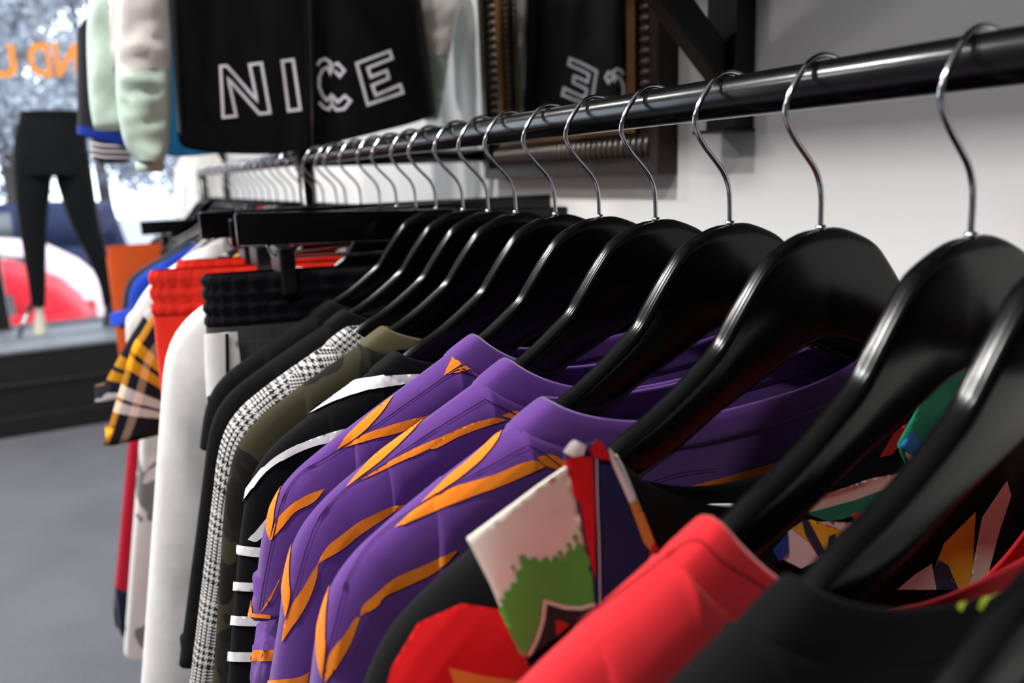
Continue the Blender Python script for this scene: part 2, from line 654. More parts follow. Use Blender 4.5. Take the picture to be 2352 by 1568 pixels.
# ------------------------------------------------------------------ garments
class Garment:
    def __init__(self, name, Y, label, cat, group=None, tilt=TILT, yaw=0.0, X=RX, Z=RZ):
        self.root = empty(name, (X, Y, Z), (0, tilt, yaw))
        tag(self.root, label, cat, group)
        self.M = Matrix.Translation((X, Y, Z)) @ Matrix.Rotation(yaw, 4, 'Z') @ Matrix.Rotation(tilt, 4, 'Y')
        self.Mi = self.M.inverted()
        self.v, self.f = [], []
        self._bvh = None

    def add(self, name, data, mat, parent=None, solid=True, label=None):
        v, f, uv = data
        if solid:
            n = len(self.v)
            self.v += [tuple(p) for p in v]
            self.f += [tuple(i + n for i in q) for q in f]
            self._bvh = None
        o = mesh_obj(name, v, f, mat, parent or self.root, uv)
        if label:
            o['label'] = label
        return o

    def bvh(self):
        if self._bvh is None:
            self._bvh = BVHTree.FromPolygons(self.v, self.f)
        return self._bvh

    def hit(self, x, y):
        o = self.Mi @ Vector((0, 0, HC))
        r = ray(x, y)
        d = (self.Mi.to_3x3() @ Vector(r)).normalized()
        loc, nrm, idx, dist = self.bvh().ray_cast(o, d)
        if loc is None:
            return None
        if nrm.dot(d) > 0:
            nrm = -nrm
        return loc, nrm, dist

    def plane(self, x, y, v):
        """pixel -> local point on the plane y=v of this garment"""
        o = self.Mi @ Vector((0, 0, HC))
        d = self.Mi.to_3x3() @ Vector(ray(x, y))
        return o + d * ((v - o.y) / d.y)

    def decal(self, name, poly, mat, off=0.0006, step=9, jump=0.03, parent=None, smooth=False, front=False):
        """print / inset panel laid on the cloth: outline in photo pixels, dropped onto this garment's own surface"""
        P = [Vector(p) for p in poly]
        for _ in range(2 if smooth else 0):     # round blunt corners, keep the points sharp
            Q = []
            for i, b in enumerate(P):
                a, c = P[i - 1], P[(i + 1) % len(P)]
                if (a - b).length < 1e-6 or (c - b).length < 1e-6 or (a - b).angle(c - b) < math.radians(95):
                    Q.append(b)
                else:
                    Q += [b + (a - b) * 0.25, b + (c - b) * 0.25]
            P = Q
        pts, edges = [], []
        n0 = 0
        dense = []
        for i, a in enumerate(P):
            b = P[(i + 1) % len(P)]
            k = max(1, int((b - a).length / step))
            for j in range(k):
                dense.append(a + (b - a) * (j / k))
        m = len(dense)
        pts = list(dense)
        edges = [(i, (i + 1) % m) for i in range(m)]
        xs = [p.x for p in P]
        ys = [p.y for p in P]

        def inside(q):
            c = False
            for i in range(len(P)):
                a, b = P[i], P[(i + 1) % len(P)]
                if (a.y > q.y) != (b.y > q.y) and q.x < (b.x - a.x) * (q.y - a.y) / (b.y - a.y) + a.x:
                    c = not c
            return c
        y = min(ys) + step / 2
        row = 0
        while y < max(ys):
            x = min(xs) + step / 2 + (step / 2 if row % 2 else 0)
            while x < max(xs):
                q = Vector((x, y))
                if inside(q) and min((q - d_).length for d_ in dense) > step * 0.45:
                    pts.append(q)
                x += step
            y += step
            row += 1
        r = delaunay_2d_cdt(pts, edges, [], 0, 1e-4)
        vs, fs = r[0], r[2]
        def cast(x, y):
            h = self.hit(x, y)
            return None if (h and front and h[0].y > -0.003) else h
        hits = [cast(p.x, p.y) for p in vs]
        cen = [i for i, h in enumerate(hits) if h]
        if not cen:
            return None
        for i, h in enumerate(hits):
            if h is None:     # outline overshoots the cloth edge: pull it back to the edge
                q = min(cen, key=lambda j: (vs[j] - vs[i]).length)
                lo_, hi_ = 0.0, 1.0
                for _ in range(7):
                    mid = (lo_ + hi_) / 2
                    hm = cast(*(vs[i] + (vs[q] - vs[i]) * mid))
                    if hm:
                        hi_, hits[i] = mid, hm
                    else:
                        lo_ = mid
                if hits[i] is None:
                    hits[i] = hits[q]
        verts, idx = [], {}
        for i, h in enumerate(hits):
            if h:
                idx[i] = len(verts)
                verts.append(h[0] + h[1] * off)
        faces = []
        for t in fs:
            if not all(i in idx for i in t):
                continue
            c = sum((vs[i] for i in t), Vector((0, 0))) / len(t)
            if not inside(c):
                continue
            ds = [hits[i][2] for i in t]
            if max(ds) - min(ds) > jump:
                continue
            faces.append(tuple(idx[i] for i in t))
        if not faces:
            return None
        # one object per connected piece
        par = list(range(len(verts)))

        def find(a):
            while par[a] != a:
                par[a] = par[par[a]]
                a = par[a]
            return a
        for t in faces:
            for i in t[1:]:
                par[find(i)] = find(t[0])
        comp = {}
        for t in faces:
            comp.setdefault(find(t[0]), []).append(t)
        big = max(len(c) for c in comp.values())
        out = None
        for c in comp.values():
            if len(c) < max(3, big * 0.15):
                continue
            ids = sorted({i for t in c for i in t})
            mp = {i: k for k, i in enumerate(ids)}
            out = mesh_obj(name, [verts[i] for i in ids], [tuple(mp[i] for i in t) for t in c], mat, parent or self.root, fix_normals=False)
        return out


def interp_pts(pts, n):
    return [tuple(p) for p in catmull(pts, n)]


SIL = [(.115, -.1630), (.135, -.1715), (.150, -.1790), (.178, -.1930), (.205, -.2060), (.232, -.2195), (.262, -.2350), (.285, -.2495), (.3015, -.2675), (.3125, -.2930), (.3215, -.327)]
SILH = [(.115, -.1625), (.135, -.1705), (.150, -.1780), (.178, -.1910), (.205, -.2035), (.232, -.2158), (.262, -.2308), (.2865, -.2465), (.3025, -.2650), (.3130, -.2905), (.3220, -.326)]


def body_data(sil, un, zf, zb_, hem, hw, T=0.020, Vn=0.030, rnd=0.028, nu=60, nt=36, fold=0.004, seed=0.0, flare=0.0, flz=-.35, armpit=-.40, us=None, nf=0, hemf=None):
    """front and back cloth joined along the shoulders, open at neck and hem.
    un: neck half width, zf / zb_: lowest front / back neckline, hw: half width below the arms"""
    us = us or .238
    su = [p[0] for p in sil]
    sz = [p[1] for p in sil]
    zn = float(np.interp(un, su, sz))
    cols = []
    half = list(un * np.sin(np.linspace(0, math.pi / 2, 22))) + list(np.linspace(un, us, 12))[1:] + list(hw - (hw - us) * np.cos(np.linspace(0, math.pi / 2, 12)))[1:]
    ul = [-u for u in half[::-1][:-1]] + half
    verts, faces, uvs = [], [], []
    n = len(ul)
    for side in (-1, 1):
        base = len(verts)
        for u in ul:
            a = abs(u)
            if a < un:
                q = 1 - (a / un) ** 2.6
                zt = zn + ((zf if side < 0 else zb_) - zn) * (q ** 0.8)
                vt = Vn * math.sqrt(max(0, 1 - (a / un) ** 2)) ** 0.45
            elif a <= us:
                zt = float(np.interp(a, su, sz))
                vt = 0
            else:
                k = (a - us) / (hw - us)
                zt = float(np.interp(us, su, sz)) * (1 - k) + armpit * k
                vt = 0
            bot = hem if hemf is None else hemf(u)
            for t in range(nt):
                tau = (t / (nt - 1)) ** 1.7
                z = zt + (bot - zt) * tau
                d = zt - z
                s = math.sqrt(max(0, 1 - (1 - min(d / rnd, 1)) ** 2))
                edge = math.sqrt(max(0, 1 - (max(0, a - hw + 0.03) / 0.03) ** 2))
                v = (vt + (T - vt) * s) * edge
                fk = min(1, max(0, (flz - z) / 0.03))
                uu = u * (1 + flare * fk * fk * (3 - 2 * fk))
                if d > 0.01:
                    g = min(1, (d - 0.01) / 0.08)
                    v += g * edge * fold * (noise.noise(Vector((uu * 16 + seed, z * 4, side * 3 + seed))) * 1.4 + noise.noise(Vector((uu * 40 + seed, z * 9, seed))) * 0.35)
                    v = max(v, 0.0012)
                verts.append((uu, side * v, z))
                uvs.append((uu + 1, z + 2 + side))
        for i in range(n - 1):
            for t in range(nt - 1):
                q = (base + i * nt + t, base + (i + 1) * nt + t, base + (i + 1) * nt + t + 1, base + i * nt + t + 1)
                faces.append(q if side < 0 else q[::-1])
    return verts, faces, uvs


def sleeve_data(outer, inner, sgn, t0=0.020, t1=0.022, n=22, ns=30, wr=0.003, seed=0.0, cap=True):
    """outer / inner edge polylines in (u,z), from shoulder seam to cuff"""
    O = catmull(outer, ns)
    I = catmull(inner, ns)
    secs = []
    for k in range(ns):
        o, i = O[k], I[k]
        m = (o + i) / 2
        h = (o - i) / 2
        T = t0 + (t1 - t0) * k / (ns - 1)
        s = []
        for j in range(n):
            a = 2 * math.pi * j / n
            c, sn = math.cos(a), math.sin(a)
            ca = math.copysign(abs(c) ** 0.85, c)
            sa = math.copysign(abs(sn) ** 0.8, sn)
            p = m + h * ca
            w = wr * (noise.noise(Vector((p[0] * 25 + seed, p[1] * 12, seed + sn))) + 0.6 * noise.noise(Vector((p[0] * 50, p[1] * 30 + seed, seed))))
            s.append((sgn * p[0], -(T * sa) - w * abs(sn), p[1]))
        secs.append(s)
    if cap:       # turned-in hem
        last = secs[-1]
        cx = sum(p[0] for p in last) / n
        cz = sum(p[2] for p in last) / n
        secs.append([(cx + (p[0] - cx) * 0.93, p[1] * 0.85, p[2] + 0.001) for p in last])
        secs.append([(cx + (p[0] - cx) * 0.90, p[1] * 0.7, p[2] + 0.03) for p in last])
    return loft_data(secs, True, capend=cap)


def ring(un, zn, zf, zb_, Vn, n):
    out = []
    for k in range(n):
        a = 2 * math.pi * k / n
        c, s = math.cos(a), math.sin(a)
        side = -1 if s < 0 else 1
        q = 1 - abs(c) ** 2.6
        out.append((un * c, side * Vn * abs(s) ** 0.45, zn + ((zf if side < 0 else zb_) - zn) * q ** 0.8))
    return out


def neckband_data(lo, hi, th=0.0016, n=96):
    """cloth band between the neck seam (lo) and the neck opening (hi): un, zn, zf, zb, Vn each"""
    A, B = ring(*lo, n), ring(*hi, n)
    secs = []
    for k in range(n):
        a, b = np.array(A[k]), np.array(B[k])
        t = 2 * math.pi * k / n
        o = np.array([0.55 * math.cos(t), math.sin(t) * 0.9 + (0.1 if math.sin(t) > 0 else -0.1), 0.55 * abs(math.cos(t))])
        o = o / (np.linalg.norm(o) + 1e-9)
        pr = []
        for w, q in ((-0.03, 0.2), (0.04, 0.7), (0.25, 1.0), (0.6, 1.0), (0.9, 0.8), (1.0, 0.1), (0.95, -0.9), (0.6, -1.2), (0.2, -1.2), (-0.1, -1.2)):
            pr.append(tuple(a + (b - a) * w + o * th * q))
        secs.append(pr)
    v, f, uv = loft_data(secs, True)
    m = len(secs[0])
    for k in range(m):
        k2 = (k + 1) % m
        f.append(((n - 1) * m + k, (n - 1) * m + k2, k2, k))
    return v, f, uv


def seam_line(g, px, mat, w=3.0, name='seam', off=0.0009):
    """narrow stitched seam along a pixel polyline"""
    P = [np.array(p, float) for p in catmull(px, max(8, len(px) * 5))]
    Lft, Rgt = [], []
    for i, p in enumerate(P):
        t = P[min(i + 1, len(P) - 1)] - P[max(i - 1, 0)]
        t = t / (np.linalg.norm(t) + 1e-9)
        nr = np.array([-t[1], t[0]]) * w / 2
        Lft.append(tuple(p + nr))
        Rgt.append(tuple(p - nr))
    return g.decal(name, Lft + Rgt[::-1], mat, off, step=8)


def shirt(name, Y, label, cat, mat, group=None, sil=SIL, un=.152, zf=-.207, zb_=-.196, hem=-.80, hw=.262, sleeve='half', cuff=None,
          T=0.020, Vn=0.024, fold=0.004, seed=0.0, flare=0.0, band=True, band_mat=None, sleeve_mat=None, tilt=TILT, yaw=0.0, wr=0.0035, tl=(0.021, 0.024), res=1.0, band_h=0.018, inner=None, dx=0.0):
    g = Garment(name, Y, label, cat, group, tilt, yaw, X=RX + dx)
    us = .238
    su, sz = [p[0] for p in sil], [p[1] for p in sil]
    bw = 0.024 if band else 0.0
    unb = un + bw
    bh = 0.019 if band else 0.0
    g.body = g.add('body', body_data(sil, unb, zf - bh, zb_ - bh, hem, hw, T, Vn, seed=seed, fold=fold, flare=flare, flz=(cuff[0] + .012 if cuff else -.35), us=us), mat)
    seamz = float(np.interp(us - .006, [p[0] for p in sil], [p[1] for p in sil]))
    outer = [(us - .012, float(np.interp(us - .012, [p[0] for p in sil], [p[1] for p in sil])) + .0006)] + [(a, b + .0004) for a, b in sil if a > us + .005]
    if cuff is None:
        cuff = {'half': (-.345, .331), 'long': (-.56, .385), 'three': (-.53, .380)}[sleeve]
    zc, uc = cuff
    lu, lz = sil[-1]
    k = max(1, int(abs(zc - lz) / 0.05))
    outer += [(lu + (uc - lu) * j / k, lz + (zc - lz) * j / k) for j in range(1, k + 1)]
    n = len(outer)
    inn = inner or [(.215, -.345), (.222, -.385), (.232, -.400)]
    wid = 0.125 if sleeve == 'half' else 0.105
    end = (uc - wid, zc + 0.012)
    ip = list(inn) + ([(inn[-1][0] * .5 + end[0] * .5, inn[-1][1] * .5 + end[1] * .5), end] if end[1] < inn[-1][1] - .02 else [end])
    inner_pts = interp_pts(ip, n)
    g.sl = []
    for sgn in (-1, 1):
        g.sl.append(g.add('sleeve', sleeve_data(outer, inner_pts, sgn, tl[0], tl[1], seed=seed + sgn, wr=wr), sleeve_mat or mat))
    if band:
        lo = (unb, float(np.interp(unb, su, sz)) - .0004, zf - bh, zb_ - bh, Vn)
        hi = (un, float(np.interp(un, su, sz)) + .001, zf, zb_, Vn * 0.9)
        g.band = g.add('neckband', neckband_data(lo, hi), band_mat or mat)
    return g


YS = dict(L=.130, K=.190, J=.243, I=.336, H=.413, G=.4937, F=.5704, E=.6427, D=.7203, C=.7833, B=.8482, A=.928,
          a1=.99, a2=1.068, a3=1.132, a4=1.222, a5=1.31, a6=1.363, a7=1.446, a8=1.505)
HOLD = dict(L='at the very front of the rod', K='holding the plain black tee', J='holding the coral red tee', I='holding the bright printed shirt',
            H='holding the purple tee next to the printed shirt', G='holding the middle one of three purple tees', F='holding the purple tee next to the black striped top',
            E='holding the black top with white stripes', D='holding the olive camouflage top', C='holding the houndstooth blazer', B='holding the black top beside the houndstooth blazer',
            A='holding the black top beside the striped trousers', a2='holding the white sweatshirt', a5='holding the yellow tee', a6='holding the front plaid shirt', a7='holding the rear plaid shirt',
            a8='holding the white shirt by the post')
for k, t in HOLD.items():
    suit_hanger(YS[k], 'glossy black hanger with steel hook ' + t, yaw=random.uniform(-.02, .02))

M_PURPLE = fabric('purple_jersey', (94, 54, 130), sheen=0.55)
M_ORANGE = fabric('orange_jersey', (238, 130, 34), sheen=0.2)
M_PSEAM = fabric('dark_purple_stitch', (42, 18, 62))
M_RED = fabric('coral_red_jersey', (208, 40, 48), sheen=0.35)
M_RSEAM = fabric('dark_red_stitch', (120, 12, 22))
M_BLACK = fabric('black_jersey', (6, 6, 8), sheen=0.03)
M_BLACK2 = fabric('black_cotton', (10, 10, 12), sheen=0.05)
M_WHITE = fabric('white_jersey', (232, 230, 228), sheen=0.1)
M_CREAM = fabric('cream_cloth', (236, 228, 214), sheen=0.1)
M_NAVY = fabric('navy_cloth', (32, 34, 78))
M_GREEN = fabric('leaf_green_print', (92, 172, 70))
M_EMERALD = fabric('emerald_print', (16, 128, 92))
M_SCARLET = fabric('scarlet_print', (205, 22, 28))
M_YELLOW = fabric('yellow_print', (240, 190, 20))
M_BLUE = fabric('royal_blue', (24, 62, 150))
M_SKY = fabric('sky_blue_print', (50, 130, 200))
M_BROWN = fabric('dark_brown_print', (44, 30, 32))
M_AMBER = fabric('amber_print', (214, 130, 56))
M_LIME = fabric('lime_print', (170, 185, 40))
M_OLIVE = fabric('olive_trim', (84, 78, 54))

# ---- near end: black and red tees
gK = shirt('black_tee', YS['K'], 'plain black tee at the front of the rod with lime lines by its neck', 'shirt', M_BLACK, sil=SILH, un=.178, zf=-.222, zb_=-.290, seed=1.3, hem=-.78)
gJ = shirt('red_tee', YS['J'], 'coral red crew neck tee between the black tee and the printed shirt', 'shirt', M_RED, sil=SILH, un=.172, zf=-.262, zb_=-.315, seed=2.1, hem=-.80)
for q_ in ([(2196, 1398), (2222, 1368), (2262, 1345), (2310, 1335), (2362, 1332)], [(2242, 1398), (2262, 1372), (2300, 1352), (2362, 1342)]):
    seam_line(gK, q_, M_LIME, 13, 'lime_line', .0012)
seam_line(gJ, [(1180, 1540), (1330, 1430), (1480, 1320), (1590, 1240), (1660, 1290), (1760, 1350)], M_RSEAM, 3)

# ---- printed shirt
gI = shirt('printed_shirt', YS['I'], 'black open collar shirt with bright green, red and navy print', 'shirt', M_BLACK2, sil=SILH, un=.165, zf=-.242, zb_=-.245, band=False, seed=3.7, hem=-.82)
gI.decal('print', [(885, 1590), (900, 1530), (960, 1430), (1060, 1385), (1160, 1400), (1215, 1530), (1170, 1590)], M_SCARLET, 0.0006)
gI.decal('print', [(1028, 1530), (1110, 1550), (1210, 1562), (1190, 1590), (1050, 1590)], M_AMBER, 0.0012)
PRINTS = [
    (M_CREAM, [(1850, 1170), (1890, 1130), (1990, 1098), (2085, 1080), (2062, 1112), (1960, 1148), (1880, 1185)]),
    (M_EMERALD, [(1848, 1176), (1960, 1146), (2062, 1108), (2100, 1050), (2075, 1135), (2010, 1172), (1900, 1196)]),
    (M_EMERALD, [(2138, 893), (2170, 885), (2200, 950), (2165, 1045), (2092, 1082), (2074, 1012), (2098, 962)]),
    (M_SKY, [(2064, 1022), (2092, 985), (2128, 1042), (2100, 1048)]),
    (M_WHITE, [(2066, 1030), (2114, 1060), (2102, 1072), (2064, 1054)]),
    (M_SCARLET, [(2012, 1048), (2045, 993), (2104, 945), (2086, 988), (2040, 1042)]),
    (M_WHITE, [(1800, 1215), (1835, 1190), (1950, 1195), (1960, 1235), (1830, 1300), (1780, 1275)]),
    (M_YELLOW, [(1808, 1206), (1850, 1186), (1955, 1222), (1905, 1266), (1866, 1254)]),
    (M_NAVY, [(1828, 1184), (1846, 1190), (1884, 1262), (1866, 1268), (1838, 1222)]),
    (M_NAVY, [(1890, 1225), (1905, 1218), (1905, 1245), (1886, 1255)]),
    (M_BLUE, [(1760, 1255), (1796, 1214), (1798, 1262), (1776, 1282)]),
    (M_SCARLET, [(1938, 1172), (2002, 1160), (1994, 1190), (1956, 1204)]),
    (M_YELLOW, [(2110, 1345), (2150, 1240), (2224, 1168), (2216, 1345)]),
    (M_NAVY, [(2100, 1345), (2138, 1278), (2160, 1290), (2185, 1345)]),
    (M_WHITE, [(2040, 1345), (2080, 1310), (2120, 1285), (2130, 1345)]),
    (M_CREAM, [(2204, 1345), (2235, 1180), (2292, 1096), (2302, 1130), (2270, 1230), (2240, 1345)]),
    (M_SCARLET, [(2300, 1345), (2330, 1220), (2340, 1140), (2360, 1060), (2380, 1060), (2380, 1345)]),
]
for i_, (m_, p_) in enumerate(PRINTS):
    if i_ in (2, 3, 4):
        continue
    gI.decal('print', p_, m_, 0.0010 + 0.0004 * i_, step=8, jump=0.06, front=i_ not in (2, 3, 4, 5))


def flap(g, name, poly, v0, mat, th=0.0016, curl=0.0, parent=None, vfun=None):
    """a cut piece of cloth (collar leaf) with thickness, standing in front of the garment's body"""
    P = [Vector(p) for p in poly]
    dense = []
    for i, a in enumerate(P):
        b = P[(i + 1) % len(P)]
        k = max(1, int((b - a).length / 14))
        dense += [a + (b - a) * (j / k) for j in range(k)]
    m = len(dense)
    xs, ys = [p.x for p in P], [p.y for p in P]

    def inside(q):
        c = False
        for i in range(len(P)):
            a, b = P[i], P[(i + 1) % len(P)]
            if (a.y > q.y) != (b.y > q.y) and q.x < (b.x - a.x) * (q.y - a.y) / (b.y - a.y) + a.x:
                c = not c
        return c
    pts = list(dense)
    y = min(ys)
    while y < max(ys):
        x = min(xs)
        while x < max(xs):
            q = Vector((x, y))
            if inside(q) and min((q - d_).length for d_ in dense) > 7:
                pts.append(q)
            x += 16
        y += 16
    r = delaunay_2d_cdt(pts, [(i, (i + 1) % m) for i in range(m)], [], 0, 1e-4)
    vs = []
    for q in r[0]:
        v = vfun(q) if vfun else v0
        vs.append(g.plane(q.x, q.y, v))
    fs = [t for t in r[2] if inside(sum((r[0][i] for i in t), Vector((0, 0))) / len(t))]
    n = len(vs)
    verts = [tuple(p) for p in vs] + [(p.x, p.y + th, p.z) for p in vs]
    faces = list(fs) + [tuple(i + n for i in t[::-1]) for t in fs]
    cnt = {}
    for t in fs:
        for a, b in zip(t, t[1:] + t[:1]):
            cnt[(a, b)] = cnt.get((a, b), 0) + 1
    for (a, b) in cnt:
        if (b, a) not in cnt:
            faces.append((b, a, a + n, b + n))
    return g.add(name, (verts, faces, [(p[0], p[2]) for p in verts]), mat, parent)


def vleaf(q):
    return -0.030 - 0.014 * max(0, min(1, (q.y - 1100) / 400)) - 0.004 * math.sin((q.x - 1075) / 60)


leaf = flap(gI, 'collar_leaf', [(1075, 1238), (1180, 1160), (1240, 1115), (1302, 1072), (1325, 1150), (1352, 1290), (1364, 1400), (1300, 1440), (1205, 1508), (1170, 1440), (1130, 1345)], -.03, M_CREAM, vfun=vleaf)
stand = flap(gI, 'collar_stand', [(1298, 1056), (1310, 1024), (1330, 1014), (1345, 1024), (1378, 1013), (1400, 1030), (1425, 1070), (1470, 1170), (1510, 1262), (1495, 1300), (1440, 1350), (1372, 1405), (1362, 1395), (1352, 1280), (1325, 1140)], -.03, M_NAVY,
             vfun=lambda q: -0.026 - 0.010 * max(0, min(1, (q.y - 1050) / 350)))
flap(gI, 'collar_facing', [(1448, 1118), (1520, 1148), (1600, 1160), (1690, 1158), (1660, 1200), (1600, 1250), (1545, 1290), (1500, 1270)], -.018, M_WHITE,
     vfun=lambda q: -0.018 + 0.02 * max(0, (q.x - 1450) / 240))
flap(gI, 'collar_leaf', [(2138, 893), (2180, 862), (2225, 818), (2272, 828), (2262, 880), (2215, 965), (2165, 1045), (2092, 1082), (2072, 1040), (2066, 1020), (2098, 962)], -.03, M_EMERALD, vfun=lambda q: -0.030 - .008 * max(0, (q.y - 820) / 260))
gI.decal('print', [(2064, 1024), (2092, 985), (2128, 1042), (2100, 1048)], M_SKY, 0.0012)
gI.decal('print', [(2066, 1030), (2114, 1060), (2102, 1076), (2066, 1054)], M_WHITE, 0.0016)
gI.decal('print', [(2218, 824), (2235, 812), (2275, 828), (2268, 846)], M_WHITE, 0.0012)
gI.decal('print', [(2222, 826), (2250, 822), (2270, 834), (2262, 840)], M_SCARLET, 0.0016)
gI.decal('print', [(1297, 1060), (1312, 1040), (1358, 1050), (1363, 1150), (1364, 1330), (1356, 1300), (1328, 1150)], M_SCARLET, 0.0012, jump=.02)
gI.decal('print', [(1300, 1040), (1312, 1022), (1330, 1012), (1342, 1022), (1336, 1042), (1312, 1048)], M_WHITE, 0.0018)
gI.decal('print', [(1348, 1024), (1378, 1012), (1400, 1056), (1360, 1050)], M_SCARLET, 0.0018)
gI.decal('print', [(1392, 1026), (1404, 1032), (1428, 1072), (1462, 1150), (1440, 1152), (1402, 1066)], M_WHITE, 0.0018)
gI.decal('print', [(1440, 1152), (1462, 1150), (1498, 1240), (1488, 1262), (1474, 1245)], M_AMBER, 0.0018)
gI.decal('print', [(1488, 1262), (1498, 1240), (1510, 1262), (1496, 1298), (1484, 1290)], M_SCARLET, 0.0018)
seam_line(gI, [(1364, 1052), (1366, 1150), (1370, 1260), (1372, 1400)], M_WHITE, 2.5, 'stitching', 0.0024)
gI.decal('print', [(1150, 1396), (1158, 1360), (1172, 1350), (1170, 1338), (1186, 1336), (1180, 1312), (1196, 1305), (1188, 1275), (1200, 1272), (1212, 1284), (1225, 1276), (1236, 1290), (1252, 1275), (1262, 1290),
                  (1270, 1272), (1290, 1285), (1300, 1262), (1316, 1262), (1322, 1245), (1340, 1250), (1347, 1262), (1358, 1330), (1362, 1378), (1330, 1390), (1290, 1388), (1243, 1374), (1238, 1420), (1222, 1470), (1203, 1506), (1172, 1444)], M_GREEN, 0.0011, step=8)
for (cx_, cy_, r_) in ((1318, 1232, 7), (1303, 1250, 6), (1283, 1268, 6), (1160, 1362, 6), (1148, 1376, 4), (1330, 1212, 5), (1175, 1300, 5)):
    gI.decal('print', [(cx_ + r_ * math.cos(t), cy_ + r_ * math.sin(t)) for t in [k * math.pi / 4 for k in range(8)]], M_GREEN, 0.0011, step=4)
gI.decal('print', [(1243, 1374), (1290, 1388), (1330, 1390), (1362, 1380), (1364, 1398), (1300, 1438), (1205, 1507), (1225, 1465), (1238, 1420)], M_CREAM, 0.0016)
gI.decal('print', [(1249, 1384), (1290, 1397), (1330, 1399), (1363, 1389), (1364, 1400), (1300, 1438), (1213, 1502), (1233, 1462), (1245, 1420)], M_BROWN, 0.0020)
gI.decal('print', [(1268, 1420), (1285, 1424), (1300, 1432), (1270, 1458)], M_SCARLET, 0.0024)

# ---- three purple tees
PG = 'purple tees with orange stripes'


def purple(Y, label, seed, un, sil=SIL, cuff=(-.410, .347)):
    g = shirt('purple_tee', Y, label, 'shirt', M_PURPLE, PG, sil=sil, un=un, hw=.272, flare=.235, seed=seed, hem=-.80, cuff=cuff, T=.021)
    return g


gH = purple(YS['H'], 'purple tee with orange stripes beside the printed shirt', 5.1, .153, SILH)
gG = purple(YS['G'], 'purple tee with orange stripes between two other purple tees', 6.4, .137, SILH)
gF = purple(YS['F'], 'purple tee with orange stripes beside the black striped top', 7.9, .126, SIL, (-.350, .3295))
ST = {
    'F': [[(1040, 819), (1060, 836), (1033, 855), (1019, 863)], [(1029, 859), (1067, 838), (1083, 847), (1056, 855)],
          [(905, 908), (891, 930), (868, 960), (826, 1002), (773, 1033), (792, 1006), (826, 972), (865, 937)],
          [(782, 1030), (834, 998), (895, 977), (937, 964), (990, 952), (978, 970), (914, 995), (864, 1006), (815, 1021)],
          [(652, 1106), (643, 1127), (634, 1160), (631, 1184), (621, 1240), (610, 1210), (617, 1178), (626, 1148), (640, 1119)],
          [(621, 1242), (634, 1193), (667, 1160), (703, 1136), (745, 1122), (725, 1153), (679, 1172), (658, 1198), (640, 1222)],
          [(575, 1339), (578, 1369), (582, 1408), (558, 1402), (566, 1376)],
          [(650, 1315), (635, 1348), (619, 1384), (598, 1408), (611, 1387), (627, 1355)]],
    'G': [[(1151, 954), (1182, 941), (1203, 949), (1178, 964)], [(983, 1029), (1025, 998), (1083, 972), (1140, 956), (1163, 964), (1102, 983), (1044, 1006), (998, 1033)],
          [(830, 1102), (884, 1067), (937, 1037), (998, 1010), (1040, 991), (1025, 1010), (968, 1040), (914, 1063), (868, 1086)],
          [(983, 952), (914, 1002), (853, 1052), (815, 1094), (794, 1121), (830, 1094), (872, 1063), (914, 1025), (952, 987)],
          [(681, 1210), (664, 1249), (654, 1291), (648, 1336), (649, 1369), (657, 1416), (669, 1375), (666, 1324), (667, 1279), (675, 1234)],
          [(649, 1473), (657, 1416), (672, 1387), (696, 1351), (719, 1309), (731, 1294), (728, 1330), (710, 1378), (690, 1413), (669, 1443)],
          [(728, 1297), (749, 1254), (785, 1228), (821, 1199), (863, 1178), (901, 1161), (930, 1158), (869, 1199), (821, 1231), (785, 1263), (743, 1285)],
          [(600, 1568), (630, 1560), (690, 1555), (710, 1540), (705, 1580), (600, 1590)]],
    'H': [[(1232, 1050), (1262, 1040), (1297, 1058), (1330, 1075), (1290, 1080), (1251, 1071)],
          [(907, 1213), (968, 1155), (1044, 1117), (1128, 1094), (1197, 1063), (1232, 1054), (1251, 1071), (1159, 1113), (1083, 1140), (1006, 1171), (945, 1197)],
          [(1159, 975), (1132, 1006), (1083, 1052), (1029, 1094), (991, 1132), (968, 1155), (1014, 1128), (1063, 1094), (1117, 1048), (1148, 1006)],
          [(782, 1279), (764, 1306), (749, 1345), (734, 1399), (728, 1458), (728, 1503), (740, 1560), (749, 1503), (749, 1452), (751, 1399), (757, 1354), (770, 1309)],
          [(746, 1568), (752, 1506), (791, 1458), (815, 1416), (827, 1416), (809, 1470), (791, 1503), (767, 1542)],
          [(827, 1413), (830, 1390), (863, 1363), (899, 1330), (943, 1309), (988, 1291), (1055, 1258), (1010, 1310), (928, 1348), (878, 1369), (869, 1393)],
          [(1500, 1132), (1560, 1122), (1650, 1098), (1790, 1058), (1770, 1084), (1650, 1125), (1540, 1158), (1508, 1152)]],
}
for k, g in (('F', gF), ('G', gG), ('H', gH)):
    for p in ST[k]:
        g.decal('orange_stripe', p, M_ORANGE, 0.0009, step=5, smooth=True)
gF.decal('orange_hem', [(552, 1405), (600, 1409), (622, 1411), (622, 1419), (600, 1418), (552, 1414)], M_ORANGE, 0.0012, step=5)
gF.decal('orange_stripe', [(538, 1497), (600, 1493), (640, 1491), (640, 1515), (600, 1517), (538, 1519)], M_ORANGE, 0.0008, step=7)
